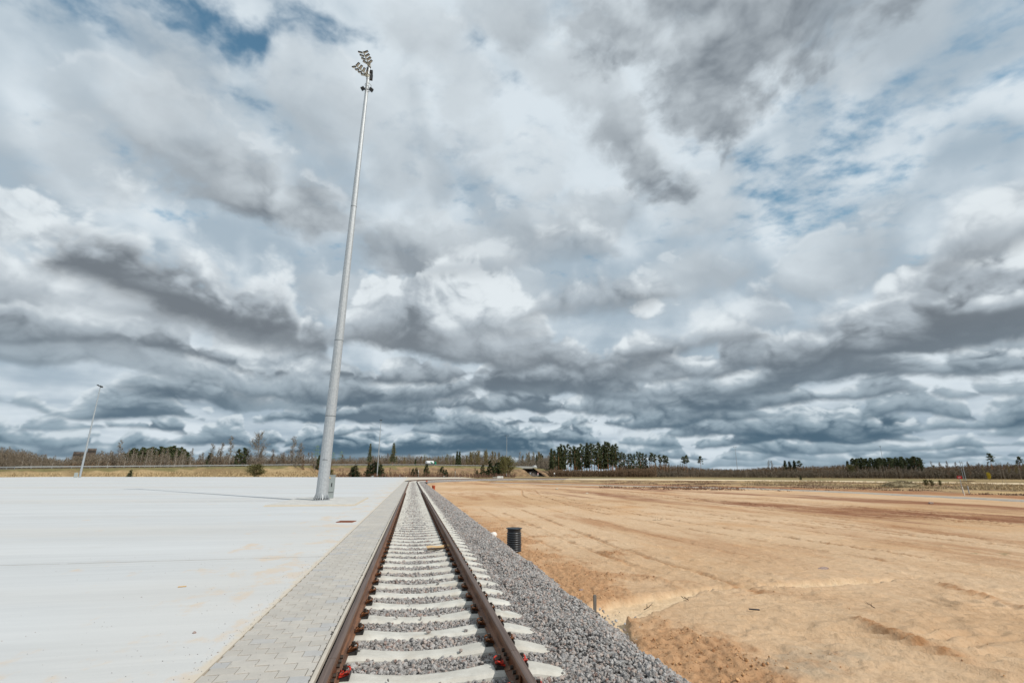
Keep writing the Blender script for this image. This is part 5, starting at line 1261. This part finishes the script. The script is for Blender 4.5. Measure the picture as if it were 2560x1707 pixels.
    for px, top, lab in ((1965, 1150, 'narrow dark spruce, first of the small group left of the low pine row'), (1979, 1152, 'broad dark spruce in the middle of the small right-hand group'), (1989, 1150, 'dark spruce on the right of the small group'), (2003, 1152, 'pine with a tufted top standing right of the small spruce group'), (2123, 1151, 'separate dark spruce just left of the low pine row')):
        tree('slimspruce' if px != 2003 else 'lonepine', 'spruce_tree', px, 455, top, lab, 'spruce', wid=1.7)
    for i in range(30):
        px = 2140 + i*5.85 + r.uniform(-1.5, 1.5); tree(r.choice(['densepine', 'densepine', 'slimspruce']), 'pine_tree', px, r.uniform(440, 470), 1146 + r.uniform(-2.5, 4) - (2.5 if px > 2230 else 0), 'dark pine in the dense low row at the right', 'pine', 'dense pine row at the right', wid=1.25)
    for i in range(34):
        px = r.uniform(2130, 2320); tree('birch', 'bare_birch', px, r.uniform(425, 438), 1168 + r.uniform(-4, 4), 'thin pale trunk at the foot of the dark pine row at the right', 'birch', 'pale trunks below the right pine row', wid=.7)
    for i in range(26):
        px = r.uniform(2325, 2640); tree(r.choice(['grey', 'red', 'aspen']), 'bare_tree', px, r.uniform(400, 450), 1157 + r.uniform(-3, 7), 'leafless tree in the wood at the right edge of the view', 'bare tree', 'bare trees at the right edge')
    for px, top, lab in ((1925, 1152, 'pale bare tree left of the small spruce group on the right skyline'), (1935, 1153, 'bare tree touching the small spruce group on its left'), (2130, 1166, 'rounded olive-green tree at the left foot of the low pine row')):
        tree('willow' if px == 2130 else 'grey', 'bare_tree', px, 435, top, lab, 'bare tree', wid=1.0)
    for px in (2502, 2510, 2551): tree('birch', 'bare_birch', px, 210, 1158, 'yellowish birch leaning at the right edge, beside the haul road' if px == 2551 else 'pale-stemmed yellowish birch of a pair near the right edge', 'birch', None if px == 2551 else 'pair of birches near the right edge', wid=.6)
    t = tree('willow', 'flowering_bush', 2472, 300, 1184, 'small bush in yellow blossom before the right wood', 'bush', wid=.8)
    for ch in t.children:
        if ch.name.startswith('crown'): ch.data = ch.data.copy(); ch.data.materials[0] = M['yellow blossom']
    tree('spruce', 'young_spruce', 2000, 232, 1187, 'tiny dark spruce by the pale haul road at the right', 'spruce')
    # scrub beyond the gravel road
    rs = np.random.RandomState(71)
    def tufts(name, px0, px1, d0, d1, n, thr, hmax, w, mat_, sd, label):
        px = rs.uniform(px0, px1, n); d = rs.uniform(d0, d1, n)**1.0; B = np.array([tuple(at(a, b, -.74)) for a, b in zip(px, d)], np.float32)
        f1 = fbm(B[:, 0], B[:, 1], 0*B[:, 0], .075, 4, .6, seed=sd); k = f1 > thr; B = B[k]; f1 = f1[k]; m = len(B)
        k2 = 5; B = np.repeat(B, k2, 0) + rs.normal(size=(m*k2, 3))*np.array([.3, .3, 0]); D = rs.normal(size=(m*k2, 3))*.35; D[:, 2] = 1
        hh = rs.uniform(.35, 1, m*k2)*hmax*np.repeat(sst(f1, thr, thr+.25)*.8+.2, k2); v = tris(B, norm(D), hh, rs.uniform(.6, 1.4, m*k2)*w, rs)
        tag(link(name, np_mesh(name, v, np.arange(len(v)).reshape(-1, 3), M[mat_])), label, 'grass', kind='stuff')
    tufts('dry_reeds', 1850, 2700, 105, 185, 7000, .02, .85, .16, 'dry reeds', 81, 'pale dry reeds between the gravel road and the haul road')
    tufts('dry_grass', 1500, 2700, 80, 190, 9000, -.12, .35, .2, 'dead stalks', 82, 'low brown dead grass on the rough ground behind the gravel road')
    tufts('green_tufts', 1500, 2700, 85, 190, 3000, .12, .3, .2, 'green tufts', 83, 'olive green tufts in the rough ground behind the gravel road')
    for px, w in ((2312, 1.3), (2326, 1.1), (2345, .8)): tree('willow', 'leafless_shrub', px, 128, 1201 + (px-2312)*.05, 'low dark leafless shrub beside the brush heap' if px == 2312 else 'low dark leafless shrub between the brush heap and the red sign', 'shrub', None if px == 2312 else 'two dark shrubs left of the red sign', z0=-.75, wid=w)
    # reeds along the embankment
    rs = np.random.RandomState(15); pts = emb_pts(EMB, 2.0); P = []; 
    for i in range(14000):
        k = rs.randint(1, len(pts)-1)
        if pts[k].length > 330 and rs.uniform() < .6: continue
        p = pts[k]; d, n = road_frame(pts, k); hgt = p.z + 1.0; t = rs.uniform(.35, 1)**.7; q = p + n*(6 + t*hgt*1.9) + d*rs.uniform(-1, 1); P.append((q.x, q.y, p.z - t*hgt - .1))
    P = np.array(P); keep = fbm(P[:, 0].astype(np.float32), P[:, 1].astype(np.float32), 0*P[:, 0].astype(np.float32), .06, 3, .5, seed=60) > -.26; P = P[keep]; n = len(P)
    D = rs.normal(size=(n, 3))*.25; D[:, 2] = 1; v = tris(P, norm(D), rs.uniform(.4, 1.1, n), rs.uniform(.3, .8, n), rs)
    tag(link('dry_reeds', np_mesh('dry_reeds', v, np.arange(len(v)).reshape(-1, 3), M['dry reeds'])), 'straw-coloured reeds along the foot of the embankment', 'reeds', kind='stuff')
    # brush heap
    rnd = random.Random(5); p = at(2246, 112, -.72); t = MB()
    for i in range(420):
        a = rnd.uniform(0, 6.28); r0 = rnd.uniform(0, 1)**.6; x, y = 3.6*r0*math.cos(a), 2.2*r0*math.sin(a); z = max(.05, 1.25*(1-r0**1.6))*rnd.uniform(.5, 1.05)
        L = rnd.uniform(.5, 1.5); b_ = rnd.uniform(0, 6.28); e = rnd.uniform(-.35, .45); dv = Vector((math.cos(b_), math.sin(b_), e))*L/2
        c = Vector((x, y, z)); t.tube([c-dv, c+dv], [.045, .02], 4, False)
    V, F = ico2(); t.add([(v.x*3.3, v.y*1.9, max(0, v.z)*.95) for v in V], F)
    tag(t.build('brush_heap', M['brush'], None, p, -.8), 'low heap of cut branches behind the gravel road', 'brush heap')
def build_structures():
    def block(name, px0, px1, d, parts, label, cat):
        a, b_ = at(px0, d), at(px1, d); w = (b_-a).length; dv = (b_-a).normalized(); mid = (a+b_)/2
        t = tag(empty(name, (mid.x, mid.y, GZ), math.atan2(dv.y, dv.x)), label, cat); return t, w
    t, w = block('ruined_building', 172, 229, 560, None, 'sooty ruined brick building with a raised right end behind the left wood', 'building')
    z1, z2 = zat(1130, 200, 560)-GZ, zat(1121, 215, 560)-GZ
    b = MB(); b.box((-w*.2, 5, z1/2), (w*.6, 10, z1)); b.box((w*.3, 5, z2/2), (w*.4, 10.4, z2)); wl = b.build('wall', M['ruin'], t)
    b = MB()
    for i in range(14): b.box((-w*.47 + i*w*.042, 1, z1+.3), (.25, .5, .9))
    for i in range(8): b.box((w*.13 + i*w*.05, 1, z2+.3), (.25, .5, .7))
    b.box((0, 1.2, z1+.05), (w, .7, .25)); b.build('broken_parapet', M['ruin'], t)
    for z in (z1-2.2, z1-5):
        for i in range(7):
            b = MB(); b.box((-w*.44 + i*w*.088, -.08, z), (1.2, .12, 1.5)); b.build('window', M['under'], wl)
    for i in range(4): b = MB(); b.box((w*.16 + i*w*.09, -.3, z2-2.2), (1.3, .12, 1.6)); b.build('window', M['under'], wl)
    for px0, px1, top, lab in ((44, 65, 1141, 'low dark building roof showing over the trees near the left edge'), (112, 128, 1147.5, 'small brown building showing over the low wood left of the far left mast')):
        t, w = block('farm_building', px0, px1, 520, None, lab, 'building'); z = zat(top, (px0+px1)/2, 520)-GZ
        b = MB(); b.box((0, 4, z/2-.5), (w*.94, 8, z-1)); b.build('wall', M['ruin'], t)
        b = MB(); b.box((0, 4, z-.5), (w, 9, .8), taper=.85); b.build('roof', M['under'], t)
    for px, top, d, lab in ((787, 1112, 640, 'green lattice pylon just left of the big mast'), (829, 1130, 900, 'small green lattice pylon right of the big mast, nearer to it'), (849, 1127, 820, 'small green lattice pylon right of the big mast, farther from it'), (1060, 1135, 900, 'faint lattice pylon top above the trees left of the tanker lorry')):
        p = at(px, d, GZ); h = zat(top, px, d)-GZ; t = tag(empty('lattice_pylon', p, math.atan2(p.y, p.x)-math.pi/2), lab, 'pylon'); b = MB(); w0 = h*.10
        f = lambda z: w0*(1-z/h)**.8 + .3; Z = [h*i/9 for i in range(10)]
        for sx in (-1, 1):
            for sy in (-1, 1): b.tube([(sx*f(z), sy*f(z), z) for z in Z], .18, 4)
        for z0, z1 in zip(Z[:-1], Z[1:]):
            for s in (-1, 1):
                b.tube([(-f(z0), s*f(z0), z0), (f(z1), s*f(z1), z1)], .11, 3, False); b.tube([(f(z0), s*f(z0), z0), (-f(z1), s*f(z1), z1)], .11, 3, False)
        b.build('tower', M['pylon'], t)
        for z, l in ((h*.70, h*.17), (h*.83, h*.13), (h*.94, h*.09)):
            c = MB(); c.tube([(-l, 0, z), (0, 0, z+.8), (l, 0, z)], .16, 4); c.tube([(-l, 0, z), (l, 0, z)], .14, 4); c.build('cross_arm', M['pylon'], t)
    for px, s in ((2400, 0), (2405, .4)):
        p = at(px+7, 300, GZ); h = zat(1152 + s*3, px, 300)-GZ; b = MB(); t = tag(empty('utility_pole', p), 'taller left pole of the pair of utility poles before the right wood' if not s else 'right pole of the pair of utility poles before the right wood', 'utility pole')
        b.tube([(0, 0, 0), (0, 0, h)], [.13, .09], 8); b.build('pole', M['fardull'], t); c = MB(); c.box((0, 0, h-.6), (1.8, .12, .12)); c.build('cross_arm', M['seam'], t)
    # white blocks by the fourth mast
    xs = [1233.5, 1237.5, 1241, 1245, 1248.6, 1252.3, 1256.4]
    for i, px in enumerate(xs):
        p = at(px, 232, -.55); low = i < 3; h = .62 if low else .95
        t = tag(empty('concrete_block', p, math.atan2(p.y, p.x)-math.pi/2), 'low grey block at the left end of the block row' if low else 'white upright block in the row left of the two-lamp mast', 'concrete block', 'low grey blocks' if low else 'white upright blocks')
        b = MB(); b.box((0, 0, h/2), (.66, .6, h)); b.build('block_body', M['bconc' if low else 'whitesign'], t, bevel=.04)
        b = MB(); b.box((0, 0, h+.03), (.5, .45, .06)); b.build('top_cap', M['bconc'], t)
    for px, k, lab in ((1326, 0, 'small road sign on a pole left of the red-edged one, below the bridge'), (1345, 1, 'red-edged triangular road sign right of the bridge opening'), (1386, 2, 'white road sign on a post at the foot of the pine wood')):
        p = at(px, 330, -.6); t = tag(empty('road_sign', p, math.atan2(p.y, p.x)-math.pi/2), lab, 'road sign'); b = MB(); b.tube([(0, 0, 0), (0, 0, 2.9)], .05, 6); b.build('post', M['fardull'], t)
        b = MB()
        if k == 1:
            b.add([(-.6, -.08, 2.0), (.6, -.08, 2.0), (0, -.08, 3.0), (-.6, -.04, 2.0), (.6, -.04, 2.0), (0, -.04, 3.0)], [(0,1,2), (5,4,3), (0,3,4,1), (1,4,5,2), (2,5,3,0)]); o = b.build('sign_plate', M['redsign'], t)
            b = MB(); b.add([(-.35, -.10, 2.13), (.35, -.10, 2.13), (0, -.10, 2.72)], [(0, 1, 2)]); b.build('white_field', M['whitesign'], o)
            b = MB(); b.box((0, -.08, 1.55), (.9, .04, .4)); b.build('lower_plate', M['whitesign'], t, bevel=.01)
        else:
            b.box((0, -.08, 2.4), (.75, .05, .95 if k == 0 else .8)); b.build('sign_plate', M['fardull' if k == 0 else 'whitesign'], t, bevel=.02)
    for px, top, d, w, lab in ((1046, 1174, 240, .07, 'thin pale marker pole behind the bend of the track'), (1110, 1189, 235, .09, 'short pale marker post behind the bend of the track'), (1138, 1177, 245, .05, 'thin grey marker pole right of the broad dark spruce'), (1000, 1187, 240, .05, 'short thin marker post left of the bend of the track')):
        p = at(px, d, -.7); h = zat(top, px, d)+.7; b = MB(); b.tube([(0, 0, 0), (0, 0, h*.72)], w, 6); t = tag(empty('marker_pole', p), lab, 'marker pole'); b.build('pole', M['fardull'], t)
        b = MB(); b.tube([(0, 0, h*.72), (0, 0, h)], w*1.5, 6); b.build('tip', M['whitesign'], t)
    p = at(932, 226, -.4); b = MB(); b.box((0, 0, .45), (.9, .5, .9)); b.box((0, 0, .93), (1.0, .6, .06)); tag(b.build('junction_cabinet', M['cab'], None, p), 'tiny grey cabinet at the slab edge left of the second mast', 'cabinet')

mats()
M['verge'] = material('verge grass', lambda P: mix(ss(noise(P, .12, 6, .7), .35, .65), lin(98, 96, 56), lin(150, 130, 92)), .95)
M['rail grey'] = material('guardrail steel', lambda P: mix(noise(P, .3, 4), lin(150, 154, 154), lin(178, 182, 182)), .6, .2)
build_sky(); build_camera()
build_apron(); build_track(); build_ballast(); build_sand()
build_mast(); build_bits()
build_field(); build_embankment(); build_masts(); build_structures(); build_trees()
bpy.context.view_layer.update()
